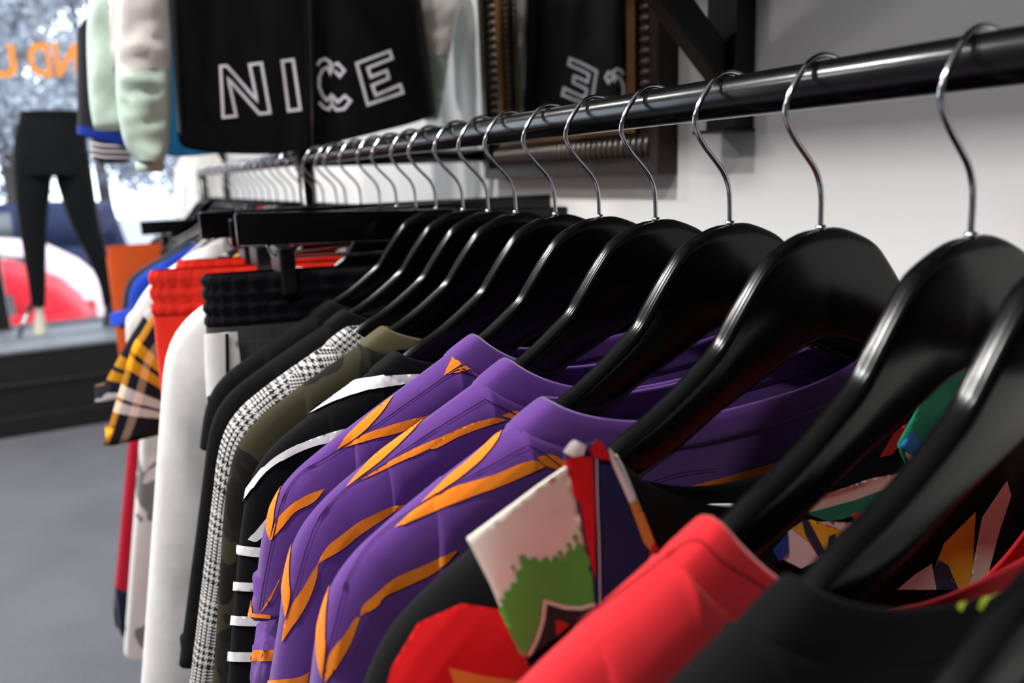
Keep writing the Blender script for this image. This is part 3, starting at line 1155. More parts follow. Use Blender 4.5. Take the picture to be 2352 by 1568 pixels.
for g, l in ((gF, [[(1075, 858), (1050, 850), (960, 910), (860, 980), (760, 1045), (690, 1090), (650, 1150), (630, 1230), (615, 1300), (598, 1400)], [(1050, 850), (1085, 862), (1110, 880)]]),
             (gG, [[(1115, 918), (1020, 975), (900, 1055), (800, 1120), (735, 1190), (705, 1260), (680, 1350), (660, 1420)], [(1115, 918), (1160, 940), (1200, 960)]]),
             (gH, [[(1215, 1022), (1100, 1085), (960, 1165), (860, 1240), (800, 1330), (775, 1420), (755, 1500), (745, 1568)], [(1215, 1022), (1260, 1050), (1310, 1090)], [(1640, 1075), (1560, 1085), (1480, 1110)]])):
    for p in l:
        seam_line(g, p, M_PSEAM, 2.2, off=.0013)
# woven size label inside the purple tee next to the printed shirt
M_TAG = fabric('grey_label', (110, 104, 104))
gH.decal('size_label', [(1842, 795), (1886, 756), (1958, 790), (1912, 838)], M_TAG, 0.001, step=10, jump=.06)

# ---- black top with white stripes
gE = shirt('striped_sweater', YS['E'], 'black long sleeve top with white stripes beside the purple tees', 'shirt', M_BLACK, sleeve='long', un=.168, seed=8.8, zf=-.215, cuff=(-.56, .372))
for p in ([(612, 1006), (659, 962), (710, 924), (773, 888), (837, 870), (914, 860), (985, 858), (965, 878), (863, 891), (799, 911), (735, 939), (684, 970), (640, 998)],
          [(525, 1207), (547, 1152), (582, 1104), (617, 1060), (661, 1031), (727, 1003), (806, 979), (840, 975), (810, 1000), (770, 1012), (705, 1029), (648, 1056), (608, 1086), (577, 1130), (551, 1165), (530, 1209)],
          [(573, 1237), (621, 1178), (650, 1140), (660, 1170), (628, 1200), (593, 1246)],
          [(512, 1244), (560, 1252), (600, 1256), (680, 1256), (680, 1276), (600, 1278), (560, 1274), (512, 1266)],
          [(508, 1333), (577, 1336), (660, 1336), (660, 1356), (575, 1356), (508, 1353)],
          [(500, 1410), (553, 1413), (640, 1413), (640, 1435), (552, 1435), (500, 1431)],
          [(496, 1493), (542, 1495), (620, 1495), (620, 1517), (541, 1517), (496, 1515)]):
    gE.decal('white_stripe', p, M_WHITE, 0.0020, step=6, smooth=True)

# ---- camouflage top, houndstooth blazer, black tops
M_CAMO = camo('olive_camouflage', ((26, 25, 22), (55, 52, 37), (36, 34, 28)), 15)
gD = shirt('camouflage_sweater', YS['D'], 'olive and black camouflage top between houndstooth blazer and striped top', 'shirt', M_CAMO, sleeve='long', seed=9.4, cuff=(-.58, .372), band_mat=M_OLIVE)
M_HOUND = glen_check('houndstooth_wool', (214, 212, 210), (30, 29, 31))
gC = shirt('houndstooth_blazer', YS['C'], 'black and white houndstooth check blazer', 'jacket', M_HOUND, sleeve='long', un=.168, seed=10.2, zf=-.235, cuff=(-.60, .392), T=.022, wr=.005, tl=(.024, .027), band_h=.03)
gB = shirt('black_sweater', YS['B'], 'black long sleeve top beside the houndstooth blazer', 'shirt', M_BLACK, sleeve='three', seed=11.1, cuff=(-.535, .377))
gA = shirt('black_sweater', YS['A'], 'black top beside the trousers with a ribbed waistband', 'shirt', M_BLACK2, sleeve='half', seed=12.6, dx=.006, cuff=(-.30, .312))

# ------------------------------------------------------------------ trousers on clip hangers
M_RIB = fabric('black_ribbed_waistband', (20, 21, 26), sheen=0.1, fuzz=0.2)
M_GREYCHK = plaid('grey_check_wool', [(0, (74, 72, 74)), (.45, (64, 62, 64)), (.5, (92, 86, 86)), (.54, (74, 72, 74)), (.9, (60, 58, 60))], per=.045)


def bar_hanger(Y, pl_, pr_, label, h=.039, t=.013, clips=(-.178, .19), ct=.0265, wire_z=-.137, hook=True):
    """flat black bar with a wire and two pinch clips for trousers; pl_, pr_: ends of the top edge (u,z)"""
    r = empty('trouser_hanger', (RX, Y, RZ))
    tag(r, label, 'hanger', 'trouser hangers')
    (u0, z0), (u1, z1) = pl_, pr_
    hexa('hanger_bar', [(u0, -t / 2, z0 - h), (u1, -t / 2, z1 - h), (u1, t / 2, z1 - h), (u0, t / 2, z0 - h)],
         [(u0, -t / 2, z0), (u1, -t / 2, z1), (u1, t / 2, z1), (u0, t / 2, z0)], M_HANGER, r, 0.0025)
    if hook:
        zm = z0 + (z1 - z0) * (0 - u0) / (u1 - u0)
        pts = [(a, max(b, -1)) for a, b in HOOK[:-1]] + [(0, zm - 0.004)]
        tube('hook', [(p[0], 0, p[1]) for p in catmull(pts, 50)], 0.00175, M_CHROME, r, 10)
    uw = u0 + .035
    ue = u1 - .035
    zl, zr = z0 - h, z1 - h
    sl_ = (z1 - z0) / (u1 - u0)
    w = [(uw, 0, zl + .002), (uw, 0, wire_z + .012), (uw + .003, -.001, wire_z + .004), (uw + .011, -.001, wire_z), (0, -.001, wire_z), (ue - .011, -.001, wire_z), (ue - .003, -.001, wire_z + .004), (ue, 0, wire_z + .012), (ue, 0, zr + .002)]
    w = [w[0]] + [(a, b, c + sl_ * a) for a, b, c in w[1:-1]] + [w[-1]]
    tube('wire', w, 0.0019, M_CHROME, r, 8)
    for c in clips:
        wz_ = wire_z
        wire_z = wz_ + sl_ * c
        cl = box('clip', (c - .0095, -ct, wire_z - .045), (c + .0095, ct, wire_z + .014), M_IRON, r, .003)
        for k in range(6):
            z = wire_z + .0105 - k * .0042
            box('ridge', (c - .0072, -ct - .0011, z - .0013), (c + .0072, -ct + .0003, z + .0013), M_HANGER, cl, .0004, 1)
        wire_z = wz_
    return r


def trousers(name, Y, label, mat, waist_mat, u0, u1, ztop, band, group=None, leg=-1.02, T=0.022, ribs=True, seed=0.0, rows=4, tilt=0.0):
    g = Garment(name, Y, label, 'trousers', group, tilt)
    um = (u0 + u1) / 2
    hw = (u1 - u0) / 2

    # waistband: gathered ring
    secs = []
    n = 120
    nz = 3 * rows + 1
    for k in range(nz):
        z = ztop - band * k / (nz - 1)
        s = []
        for j in range(n):
            a = 2 * math.pi * j / n
            c, sn = math.cos(a), math.sin(a)
            uu = um + hw * math.copysign(abs(c) ** 0.8, c)
            v = T * 0.72 * math.copysign(abs(sn) ** 0.6, sn)
            if ribs:
                roll = abs(math.sin(math.pi * rows * k / (nz - 1)))
                g_ = 0.0021 * math.sin(j * 2.1 + 0.7 * math.sin(k * 1.3)) + 0.0042 * roll
                v += math.copysign(g_, sn) * (0.3 + abs(sn))
                uu += c * g_
            s.append((uu, -v, z))
        secs.append(s)
    g.add('waistband', loft_data(secs, True), waist_mat)
    # two legs side by side
    for sgn in (-1, 1):
        secs = []
        for k in range(26):
            t = k / 25
            z = ztop - band + .002 + (leg - ztop + band) * t
            in_ = um + sgn * (0.001 + .03 * min(1, t / .35))
            out = um + sgn * (hw * (1.0 - 0.12 * t) + .004 * math.sin(t * 9 + seed) + (0.02 * min(1, t * 3)))
            m_, h_ = (in_ + out) / 2, (out - in_) / 2
            s = []
            for j in range(28):
                a = 2 * math.pi * j / 28
                c, sn = math.cos(a), math.sin(a)
                uu = m_ + h_ * math.copysign(abs(c) ** 0.8, c)
                f_ = .006 * noise.noise(Vector((uu * 22 + seed, t * 2, seed + sgn))) * min(1, t * 6)
                s.append((uu, -(T * math.copysign(abs(sn) ** 0.6, sn)) - f_ * sn, z))
            secs.append(s)
        g.add('leg', loft_data(secs, True, capend=True), mat)
    return g


def loc_px(Y, x, y):
    p = onY(x, y, Y)
    return (p.x - RX, p.z - RZ)


bar_hanger(YS['a1'], loc_px(YS['a1'], 538, 489), loc_px(YS['a1'], 1300, 474), 'black bar trouser hanger with dark ribbed clips holding striped grey trousers', wire_z=-.140)
gT = trousers('striped_trousers', YS['a1'], 'grey check trousers with black ribbed waistband and white side stripe', M_GREYCHK, M_RIB, -.266, .225, -.155, .064, seed=1.0, tilt=.030)
gT.decal('side_stripe', [(474, 766), (545, 760), (552, 830), (552, 1060), (545, 1300), (470, 1300), (476, 1060)], M_WHITE, 0.0030, step=12)
gT.decal('piping', [(518, 764), (525, 764), (527, 900), (526, 1300), (518, 1300), (520, 900)], M_BLACK, 0.0042, step=8)
# white sweatshirt
SILW = [(.150, -.150), (.190, -.158), (.232, -.168), (.262, -.180), (.290, -.196), (.312, -.218), (.328, -.250), (.340, -.300), (.350, -.345)]
gW = shirt('white_sweatshirt', YS['a2'], 'white sweatshirt hanging behind the ribbed waistband trousers', 'sweatshirt', M_WHITE, sleeve='long', sil=SILW, seed=13.3, cuff=(-.76, .44), hem=-.85, tl=(.030, .034), T=.026, zf=-.18, zb_=-.165, wr=.008)
M_REDP = fabric('bright_red_fleece', (222, 44, 30), sheen=.15)
bar_hanger(YS['a3'], loc_px(YS['a3'], 525, 503), (.235, -.08), 'black bar trouser hanger with dark clips holding red elastic trousers')
gR = trousers('red_trousers', YS['a3'], 'bright red elastic waist trousers beside the white sweatshirt', M_REDP, M_REDP, -.313, .20, -.160, .062, seed=2.2, rows=3, tilt=.03)
bar_hanger(YS['a4'], loc_px(YS['a4'], 455, 487), loc_px(YS['a4'], 1262, 446), 'black bar trouser hanger behind the red elastic trousers')
gR2 = trousers('red_shorts', YS['a4'], 'red elastic waist shorts peeking over the red trousers', M_REDP, M_REDP, -.270, .22, -.156, .05, seed=3.2, rows=2, leg=-.6, tilt=.03)
M_YEL = fabric('yellow_jersey', (236, 184, 40))
shirt('yellow_tee', YS['a5'], 'yellow tee squeezed between red trousers and plaid shirt', 'shirt', M_YEL, seed=14, cuff=(-.53, .375), sleeve='long', tilt=0, dx=.035)
PST = [(0, (12, 13, 30)), (.28, (240, 165, 5)), (.39, (10, 10, 20)), (.43, (240, 165, 5)), (.53, (12, 13, 30)), (.66, (235, 230, 232)), (.76, (16, 18, 44)), (.79, (235, 230, 232)), (.88, (12, 13, 30))]
PSX = [(0, (8, 9, 20)), (.30, (224, 150, 6)), (.42, (8, 9, 20)), (.46, (224, 150, 6)), (.58, (8, 9, 20)), (.70, (170, 150, 120)), (.80, (8, 9, 20))]
M_PLAID = plaid('yellow_navy_plaid', PST, per=.13, stops_x=PSX)
M_PLAID2 = plaid('yellow_navy_plaid_two', PST, per=.13, off=.05, stops_x=PSX)
SILP = [(.150, -.150), (.190, -.165), (.232, -.185), (.262, -.203), (.290, -.222), (.312, -.245), (.330, -.270), (.345, -.290)]
shirt('plaid_shirt', YS['a6'], 'yellow, navy and white plaid shirt, the one nearer the red trousers', 'shirt', M_PLAID, 'plaid shirts', sil=SILP, seed=15, cuff=(-.440, .405), sleeve='half', tilt=0, tl=(.020, .025), wr=.006)
shirt('plaid_shirt', YS['a7'], 'yellow, navy and white plaid shirt, the one nearer the post', 'shirt', M_PLAID2, 'plaid shirts', sil=SILP, seed=16.5, cuff=(-.392, .412), sleeve='half', tilt=0, tl=(.019, .023), wr=.006)
shirt('white_shirt', YS['a8'] - .012, 'white shirt beside the rail post behind the plaid shirts', 'shirt', M_WHITE, seed=17, cuff=(-.40, .355), sleeve='half', sil=[(a, b + .022) for a, b in SILP], zf=-.185, zb_=-.175, tilt=0, T=.016, tl=(.016, .018), Vn=.015)

# ------------------------------------------------------------------ mirror on the wall
M_BRONZE = plain('dark_bronze_frame', (52, 44, 36), 0.42, 0.55, var=0.35)
M_GOLD = plain('worn_gold_leaf', (128, 92, 46), 0.42, 0.6, var=0.3)
M_SILVER = plain('tarnished_silver_bead', (120, 112, 104), 0.3, 0.8, var=0.3)
M_MIRROR = plain('mirror_glass', (205, 208, 208), 0.02, 1.0)
mt = 0.035
my0 = onX(1512, 200, XW - mt).y
my1 = onX(1140, 200, XW).y
mz0 = onX(1400, 404, XW - mt).z
mz1 = mz0 + 1.05
mir = tag(empty('wall_mirror', (XW, (my0 + my1) / 2, mz0)), 'tall wall mirror in an ornate dark bronze and gold frame', 'mirror')
hy = (my1 - my0) / 2
hz = mz1 - mz0
fw = 0.088


def mrail(name, mat, x0, x1, a0, a1, vert):
    """a frame moulding ring piece: four mitred sides between insets a0..a1"""
    for (p, q) in (((-hy, 0), (hy, 0)), ((hy, 0), (hy, hz)), ((hy, hz), (-hy, hz)), ((-hy, hz), (-hy, 0))):
        def ins(c, a):
            return (c[0] - math.copysign(a, c[0]), c[1] + (a if c[1] == 0 else -a))
        o0, o1, i0, i1 = ins(p, a0), ins(q, a0), ins(p, a1), ins(q, a1)
        hexa(name, [(x0, *o0), (x0, *o1), (x0, *i1), (x0, *i0)], [(x1, *o0), (x1, *o1), (x1, *i1), (x1, *i0)], mat, mir, 0.0015)


mrail('outer_moulding', M_BRONZE, 0, -mt, 0.0, 0.020, True)
mrail('flat_moulding', M_BRONZE, 0, -mt * 0.62, 0.0201, 0.060, True)
mrail('gold_moulding', M_GOLD, 0, -mt * 0.85, 0.0601, 0.080, True)
mrail('inner_lip', M_BRONZE, 0, -mt * 0.45, 0.0801, fw, True)
box('mirror_glass', (-0.010, -hy + fw - .004, fw - .004), (-0.004, hy - fw + .004, hz - fw + .004), M_MIRROR, mir)


def blob_mesh(name, mat, sx, sy, sz, seg=10):
    bm = bmesh.new()
    bmesh.ops.create_uvsphere(bm, u_segments=seg, v_segments=6, radius=1)
    for v in bm.verts:
        v.co = Vector((v.co.x * sx, v.co.y * sy, v.co.z * sz))
    o = bm_obj(name, bm, mat, None, True)
    COL.objects.unlink(o)
    return o


dart_h = blob_mesh('carved_leaf', M_SILVER, .010, .0055, .016)
dart_v = blob_mesh('carved_leaf', M_SILVER, .010, .016, .0055)
bead = blob_mesh('bead', M_SILVER, .006, .0042, .0042)


def put(proto, root, loc):
    c = proto.copy()
    COL.objects.link(c)
    c.parent = root
    c.location = loc
    return c


n_h = int((2 * hy - 0.06) / 0.0145)
for k in range(n_h):
    put(dart_h, mir, (-mt * .62, -hy + .03 + (2 * hy - .06) * (k + .5) / n_h, .040))
nv_ = 26
for k in range(nv_):
    z = .07 + k * .0145
    for s_ in (-1, 1):
        put(dart_v, mir, (-mt * .62, s_ * (hy - .040), z))
for k in range(34):
    z = fw - .003 + k * .0105
    for s_ in (-1, 1):
        put(bead, mir, (-mt * .45, s_ * (hy - fw + .004), z))
for k in range(int((2 * hy - 2 * fw) / .0105)):
    put(bead, mir, (-mt * .45, -hy + fw + .005 + k * .0105, fw - .004))

# ------------------------------------------------------------------ jackets on the upper rail
M_NYLON = fabric('black_nylon', (13, 13, 16), sheen=0.03, rough=0.55, fuzz=0.1)
M_NYLW = fabric('white_nylon', (228, 221, 217), sheen=0.05, rough=0.6, fuzz=0.1)
M_MINT = fabric('mint_nylon', (190, 210, 196), sheen=0.05, rough=0.6, fuzz=0.1)
M_SAGE = fabric('sage_nylon', (120, 142, 126), sheen=0.05, rough=0.6, fuzz=0.1)
M_PRINTW = plain('white_reflective_print', (240, 238, 246), 0.5)
M_TEAL = fabric('teal_nylon', (22, 92, 132), sheen=0.05, rough=0.6)
M_DKNIT = fabric('charcoal_knit', (34, 34, 40))
M_COBALT = fabric('cobalt_trim', (26, 50, 140))
UZ = HC + 0.80
ur = tag(empty('upper_rail', (RX, 2.2, UZ)), 'black upper clothes rod above the first one', 'clothes rail')
tube('rod', [(0, -0.85, 0), (0, 0.2, 0), (0, 1.6, 0)], 0.0125, M_ROD, ur, 16)
for y_ in (-0.75, 1.5):
    tube('wall_arm', [(0, y_, 0), (0.2, y_, 0), (XW - RX, y_, 0)], 0.011, M_ROD, ur, 14)


class Upper(Garment):
    def __init__(self, name, Y, label, cat):
        super().__init__(name, Y, label, cat, 'jackets on the upper rail', 0.0, 0.0, RX, HC)


def upx(g, pts, Y=None):
    out = []
    for x, y in pts:
        p = onY(x, y, Y or g.root.location.y)
        out.append((p.x - RX, p.z - HC))
    return out


def panel_body(hem, top, T, fold, seed, nu=40, nt=34, split=None):
    """front/back sheets closed at the sides: hem and top are (u,z) polylines"""
    H = catmull(hem, nu)
    Tp = catmull(top, nu)
    verts, faces, uvs = [], [], []
    for side in (-1, 1):
        base = len(verts)
        for i in range(nu):
            e = math.sqrt(max(0, 1 - (2 * i / (nu - 1) - 1) ** 6))
            for t in range(nt):
                p = H[i] + (Tp[i] - H[i]) * t / (nt - 1)
                v = T * e + e * fold * (noise.noise(Vector((p[0] * 14 + seed, p[1] * 3, side + seed))) + .4 * noise.noise(Vector((p[0] * 35 + seed, p[1] * 8, seed))))
                verts.append((p[0], side * max(v, .0005), p[1]))
                uvs.append((p[0], p[1]))
        for i in range(nu - 1):
            for t in range(nt - 1):
                q = (base + i * nt + t, base + (i + 1) * nt + t, base + (i + 1) * nt + t + 1, base + i * nt + t + 1)
                faces.append(q if side < 0 else q[::-1])
    return verts, faces, uvs


def tube_sleeve(left, rightp, T, n=22, ns=26, wr=.006, seed=0, yoff=0.0):
    """sleeve between two (u,z) edge polylines (top to cuff)"""
    Lp, Rp = catmull(left, ns), catmull(rightp, ns)
    secs = []
    for k in range(ns):
        m, h = (Lp[k] + Rp[k]) / 2, (Rp[k] - Lp[k]) / 2
        s = []
        for j in range(n):
            a = 2 * math.pi * j / n
            c, sn = math.cos(a), math.sin(a)
            p = m + h * math.copysign(abs(c) ** .85, c)
            w = wr * (noise.noise(Vector((p[0] * 20 + seed, p[1] * 22, sn + seed))) + .8 * noise.noise(Vector((p[0] * 45 + seed, p[1] * 50, seed))))
            s.append((p[0], yoff - T * math.copysign(abs(sn) ** .85, sn) - w * sn, p[1]))
        secs.append(s)
    return secs


jk = Upper('lettered_jacket', 1.50, 'black zip jacket with white outlined NICE lettering and mint white sleeves', 'jacket')
hem1 = upx(jk, [(408, 300), (425, 335), (480, 346), (560, 352), (640, 352), (700, 343), (780, 325), (860, 305), (940, 284), (1000, 262)])
top1 = [(-.20, .62), (-.16, .66), (-.12, .69), (-.07, .71), (-.03, .715), (.03, .715), (.07, .71), (.12, .69), (.17, .66), (.215, .62)]
ledge = upx(jk, [(385, 0)])[0]
jk.add('body', panel_body(hem1, top1, .030, .008, 2.0), M_NYLON)
zp = upx(jk, [(706, 338), (702, 180), (697, 0)])
zipp = zp + [(zp[-1][0] - .002, .5), (0.0, .70)]
for side_ in (-1, 1):
    tube('zip_tape', [(u + side_ * .0055, -.036, z) for u, z in zipp], .0030, M_BLACK2, jk.root, 6)
tube('zipper', [(u, -.0365, z) for u, z in zipp], .0016, M_STEEL, jk.root, 6)


def outline(g, name, poly, w=6.8, closed=True, mat=None):
    """letter outline: a stroke of constant width along a pixel polyline"""
    P0_ = [np.array(p, float) for p in poly]
    P = []
    for i in range(len(P0_) if closed else len(P0_) - 1):
        a, b = P0_[i], P0_[(i + 1) % len(P0_)]
        k = max(1, int(np.linalg.norm(b - a) / 9))
        P += [a + (b - a) * j / k for j in range(k)]
    if not closed:
        P.append(P0_[-1])
    n = len(P)
    A, B = [], []
    for i in range(n):
        if closed:
            a, b, c = P[i - 1], P[i], P[(i + 1) % n]
        else:
            a, b, c = P[max(i - 1, 0)], P[i], P[min(i + 1, n - 1)]
        d1, d2 = b - a, c - b
        d1 = d1 / (np.linalg.norm(d1) + 1e-9) if np.linalg.norm(d1) > 0 else d2 / np.linalg.norm(d2)
        d2 = d2 / (np.linalg.norm(d2) + 1e-9) if np.linalg.norm(d2) > 0 else d1
        n1, n2 = np.array([-d1[1], d1[0]]), np.array([-d2[1], d2[0]])
        mt_ = n1 + n2
        mt_ = mt_ / (np.linalg.norm(mt_) + 1e-9)
        k = min(2.2, 1 / max(0.3, mt_ @ n1)) * w / 2
        A.append(b + mt_ * k)
        B.append(b - mt_ * k)
    verts, faces = [], []
    for i in range(n):
        for q in (A[i], B[i]):
            h = g.hit(*q)
            verts.append(h[0] + h[1] * .0015 if h else g.plane(q[0], q[1], -.034))
    m = n if closed else n - 1
    for i in range(m):
        j = (i + 1) % n
        faces.append((2 * i, 2 * j, 2 * j + 1, 2 * i + 1))
    return mesh_obj(name, verts, faces, mat or M_PRINTW, g.root, fix_normals=False, smooth=False)


def zc(pts, x0=350, y0=0, s=3.36):
    return [(x0 + a / s, y0 + b / s) for a, b in pts]


outline(jk, 'letter_n', zc([(525, 512), (572, 508), (805, 775), (750, 500), (840, 488), (905, 870), (825, 878), (585, 610), (645, 895), (545, 905)]))
outline(jk, 'letter_i', zc([(1000, 472), (1085, 462), (1140, 845), (1050, 855)]))
outline(jk, 'letter_c', zc([(1272, 505), (1290, 470), (1330, 455), (1370, 480), (1385, 525), (1370, 565), (1350, 520), (1310, 540), (1285, 600), (1285, 670), (1310, 735), (1345, 775), (1375, 740), (1385, 800), (1360, 845), (1320, 830), (1285, 790)]), closed=False)
outline(jk, 'letter_c_tip', zc([(1400, 500), (1430, 490), (1480, 545), (1445, 590), (1405, 545)]), closed=False)
outline(jk, 'letter_c_tail', zc([(1385, 735), (1430, 790), (1485, 740), (1528, 780), (1480, 840), (1420, 850), (1390, 815)]), closed=False)
outline(jk, 'letter_e', zc([(1575, 490), (1830, 395), (1848, 450), (1660, 525), (1685, 595), (1805, 545), (1822, 605), (1695, 660), (1722, 735), (1910, 655), (1930, 715), (1660, 808)]))
# sleeves: white down to the elbow seam, mint below, gathered cuff
eL = upx(jk, [(264, -10), (262, 60), (265, 120), (266, 170)], 1.46)
eR = upx(jk, [(386, -10), (390, 60), (392, 110), (391, 160)], 1.46)
topL, topR = [(-.235, .60), (-.275, .50), (-.297, .38)], [(-.19, .56), (-.20, .46), (-.212, .36)]
jk.add('sleeve', loft_data(tube_sleeve(topL + eL, topR + eR, .034, wr=.010, seed=1, yoff=-.04)), M_NYLW)
fL = upx(jk, [(266, 170), (267, 220), (274, 280), (288, 335), (312, 370)], 1.46)
fR = upx(jk, [(391, 160), (393, 220), (392, 280), (388, 335), (376, 372)], 1.46)
jk.add('forearm_panel', loft_data(tube_sleeve(fL, fR, .034, wr=.012, seed=1, yoff=-.04)), M_MINT)
cL = upx(jk, [(312, 370), (310, 380), (314, 394)], 1.46)
cR = upx(jk, [(376, 372), (380, 382), (374, 394)], 1.46)
jk.add('cuff', loft_data(tube_sleeve(cL, cR, .026, n=40, ns=8, wr=.012, seed=4, yoff=-.04), capend=True), M_MINT)
rL = upx(jk, [(930, -20), (950, 60), (968, 130)], 1.52)
rR = upx(jk, [(1058, -20), (1046, 60), (1034, 130)], 1.52)
jk.add('sleeve', loft_data(tube_sleeve([(.19, .56), (.20, .45)] + rL, [(.235, .60), (.275, .45)] + rR, .030, wr=.008, seed=7, yoff=.03)), M_NYLW)
r2L = upx(jk, [(968, 130), (975, 200), (985, 270)], 1.52)
r2R = upx(jk, [(1034, 130), (1022, 200), (1005, 275)], 1.52)
jk.add('forearm_panel', loft_data(tube_sleeve(r2L, r2R, .028, wr=.008, seed=7, yoff=.03), capend=True), M_MINT)

# mint jacket right behind it
mj = Upper('mint_jacket', 1.64, 'mint green nylon jacket behind the black lettered jacket', 'jacket')
mj.add('body', panel_body([(-.20, .19), (-.10, .18), (0, .18), (.10, .18), (.19, .19)], [(-.19, .62), (-.10, .69), (0, .71), (.10, .69), (.19, .62)], .028, .008, 5.0), M_MINT)
mL = upx(mj, [(204, -10), (199, 80), (201, 160), (206, 240), (216, 298)], 1.60)
mR = upx(mj, [(300, -10), (302, 80), (302, 160), (300, 240), (292, 298)], 1.60)
mj.add('sleeve', loft_data(tube_sleeve([(-.20, .60), (-.25, .52), (-.31, .42)] + mL, [(-.16, .56), (-.19, .48), (-.24, .42)] + mR, .034, wr=.014, seed=3, yoff=-.04), capend=True), M_MINT)
mj.add('sleeve', loft_data(tube_sleeve([(.16, .56), (.19, .46), (.21, .30)], [(.20, .60), (.25, .48), (.28, .30)], .03, seed=9), capend=True), M_MINT)
ms = upx(mj, [(256, -5), (258, 60), (262, 120), (264, 170)], 1.60)
tube('white_stripe', [(u, -.076, z) for u, z in ms], .006, M_NYLW, mj.root, 6)

# teal jacket and blue-trimmed black cardigan further along
tj = Upper('teal_jacket', 1.80, 'teal blue jacket seen between mint sleeve and black jacket', 'jacket')
th = upx(tj, [(330, 352), (400, 356), (430, 358), (520, 350), (640, 345), (760, 335)])
tj.add('body', panel_body(th, [(-.26, .56), (-.16, .66), (-.05, .71), (.05, .71), (.14, .66), (.20, .58)], .03, .008, 8.0), M_TEAL)
tj.add('sleeve', loft_data(tube_sleeve([(.15, .60), (.20, .45), (.22, .25)], [(.19, .62), (.27, .46), (.29, .25)], .03, seed=12), capend=True), M_TEAL)
tj.add('sleeve', loft_data(tube_sleeve([(-.24, .58), (-.27, .45), (-.28, .30)], [(-.20, .52), (-.20, .40), (-.20, .30)], .03, seed=13), capend=True), M_TEAL)
bc = Upper('black_cardigan', 2.05, 'black knit cardigan with cobalt blue hem hanging by the window', 'cardigan')
bh = upx(bc, [(178, 305), (230, 318), (290, 330), (360, 332), (450, 332)])
bc.add('body', panel_body(bh, upx(bc, [(176, 74), (215, 20), (260, -60), (360, -80), (450, -60)]), .03, .006, 9.0), M_DKNIT)
bh2 = upx(bc, [(176, 288), (230, 300), (290, 312), (360, 314), (450, 314)])
bc.add('hem_trim', panel_body([(u, z - .002) for u, z in upx(bc, [(177, 306), (230, 320), (290, 334), (360, 336), (450, 334)])], bh2, .033, .005, 9.0, nt=6), M_COBALT)
M_PIN = fabric('dark_pinstripe', (52, 50, 62))
sc_ = Upper('striped_scarf', 2.35, 'dark scarf with fine pale stripes below the cobalt trim', 'scarf')
sc_.add('cloth', panel_body(upx(sc_, [(212, 366), (240, 374), (270, 376), (300, 372)]), upx(sc_, [(196, -40), (240, -50), (280, -50), (320, -50)]), .02, .004, 3.0), M_PIN)
for k in range(3):
    pp = upx(sc_, [(206, 330 + 13 * k), (240, 336 + 13 * k), (300, 338 + 13 * k)])
    tube('pale_stripe', [(u, -.0235, z) for u, z in pp], .0022, M_NYLW, sc_.root, 5)

# ------------------------------------------------------------------ far end of the rod
FAR = [(1.82, (62, 60, 46), 'olive', .06, .6), (1.90, (150, 24, 40), 'crimson', .08, .6), (1.98, (30, 30, 34), 'charcoal', .08, .6), (2.06, (26, 62, 170), 'royal blue', 0, 1), (2.14, (40, 46, 58), 'slate', -.008, 1),
       (2.22, (200, 200, 204), 'pale grey', .08, .6), (2.32, (34, 38, 60), 'navy', .08, .6), (2.43, (28, 28, 30), 'black', .08, .6), (2.68, (36, 36, 38), 'graphite', .07, .6), (2.82, (190, 186, 180), 'stone', .07, .6)]
for i, (y_, c_, nm, dx_, tk) in enumerate(FAR):
    suit_hanger(y_, 'black hanger with steel hook holding the %s shirt beyond the post' % nm, tilt=0, yaw=random.uniform(-.05, .05), dx=0)
    shirt('hung_shirt', y_, '%s shirt hanging on the far half of the rod beyond the post' % nm, 'shirt', fabric(nm.replace(' ', '_') + '_cotton', c_), 'shirts beyond the post', seed=20 + i * 1.7, tilt=0, dx=dx_, cuff=(-.36 - .02 * (i % 3), .335 + .01 * (i % 4)),
          hem=-.74 - .04 * (i % 3), band=(i % 2 == 0))
M_RUST = fabric('orange_nylon', (206, 84, 34), sheen=.05, rough=.5)
bar_hanger(2.55, (-.24, -.14), (.10, -.14), 'black bar trouser hanger holding the orange trousers', wire_z=-.195, clips=(-.18, .04))
gO = trousers('orange_trousers', 2.55, 'rust orange nylon trousers at the far end of the rod', M_RUST, M_RUST, -.335, .06, -.205, .03, leg=-.95, seed=8, rows=1, ribs=False)
rail2 = tube('end_post', [(0, 2.98 - YPOST, 0), (0, 2.98 - YPOST, .5), (0, 2.98 - YPOST, RZ)], 0.016, M_ROD, rail, 16)

# long legs and hems hanging low behind the plaid shirts
M_CRIM = fabric('crimson_fleece', (176, 22, 48))
M_NAVYF = fabric('navy_fleece', (24, 28, 48))


def hung_panel(name, Y, label, cat, parts, T=.016):
    """long garment hanging behind others; parts: (name, top pixels, hem pixels, material)"""
    g = Garment(name, Y, label, cat, None, 0, 0, RX, HC)
    for nm, top_, hem_, mat in parts:
        g.add(nm, panel_body(upx(g, hem_), upx(g, top_), T, .006, Y * 7), mat)
    t0_ = upx(g, parts[0][1])
    for u_, z_ in (t0_[1], t0_[2]):
        tube('hanging_loop', [(u_, 0, z_ - .01), (u_ * .6, 0, z_ * .5), (u_ * .25, 0, -.045)], .003, parts[0][3], g.root, 6)
    return g


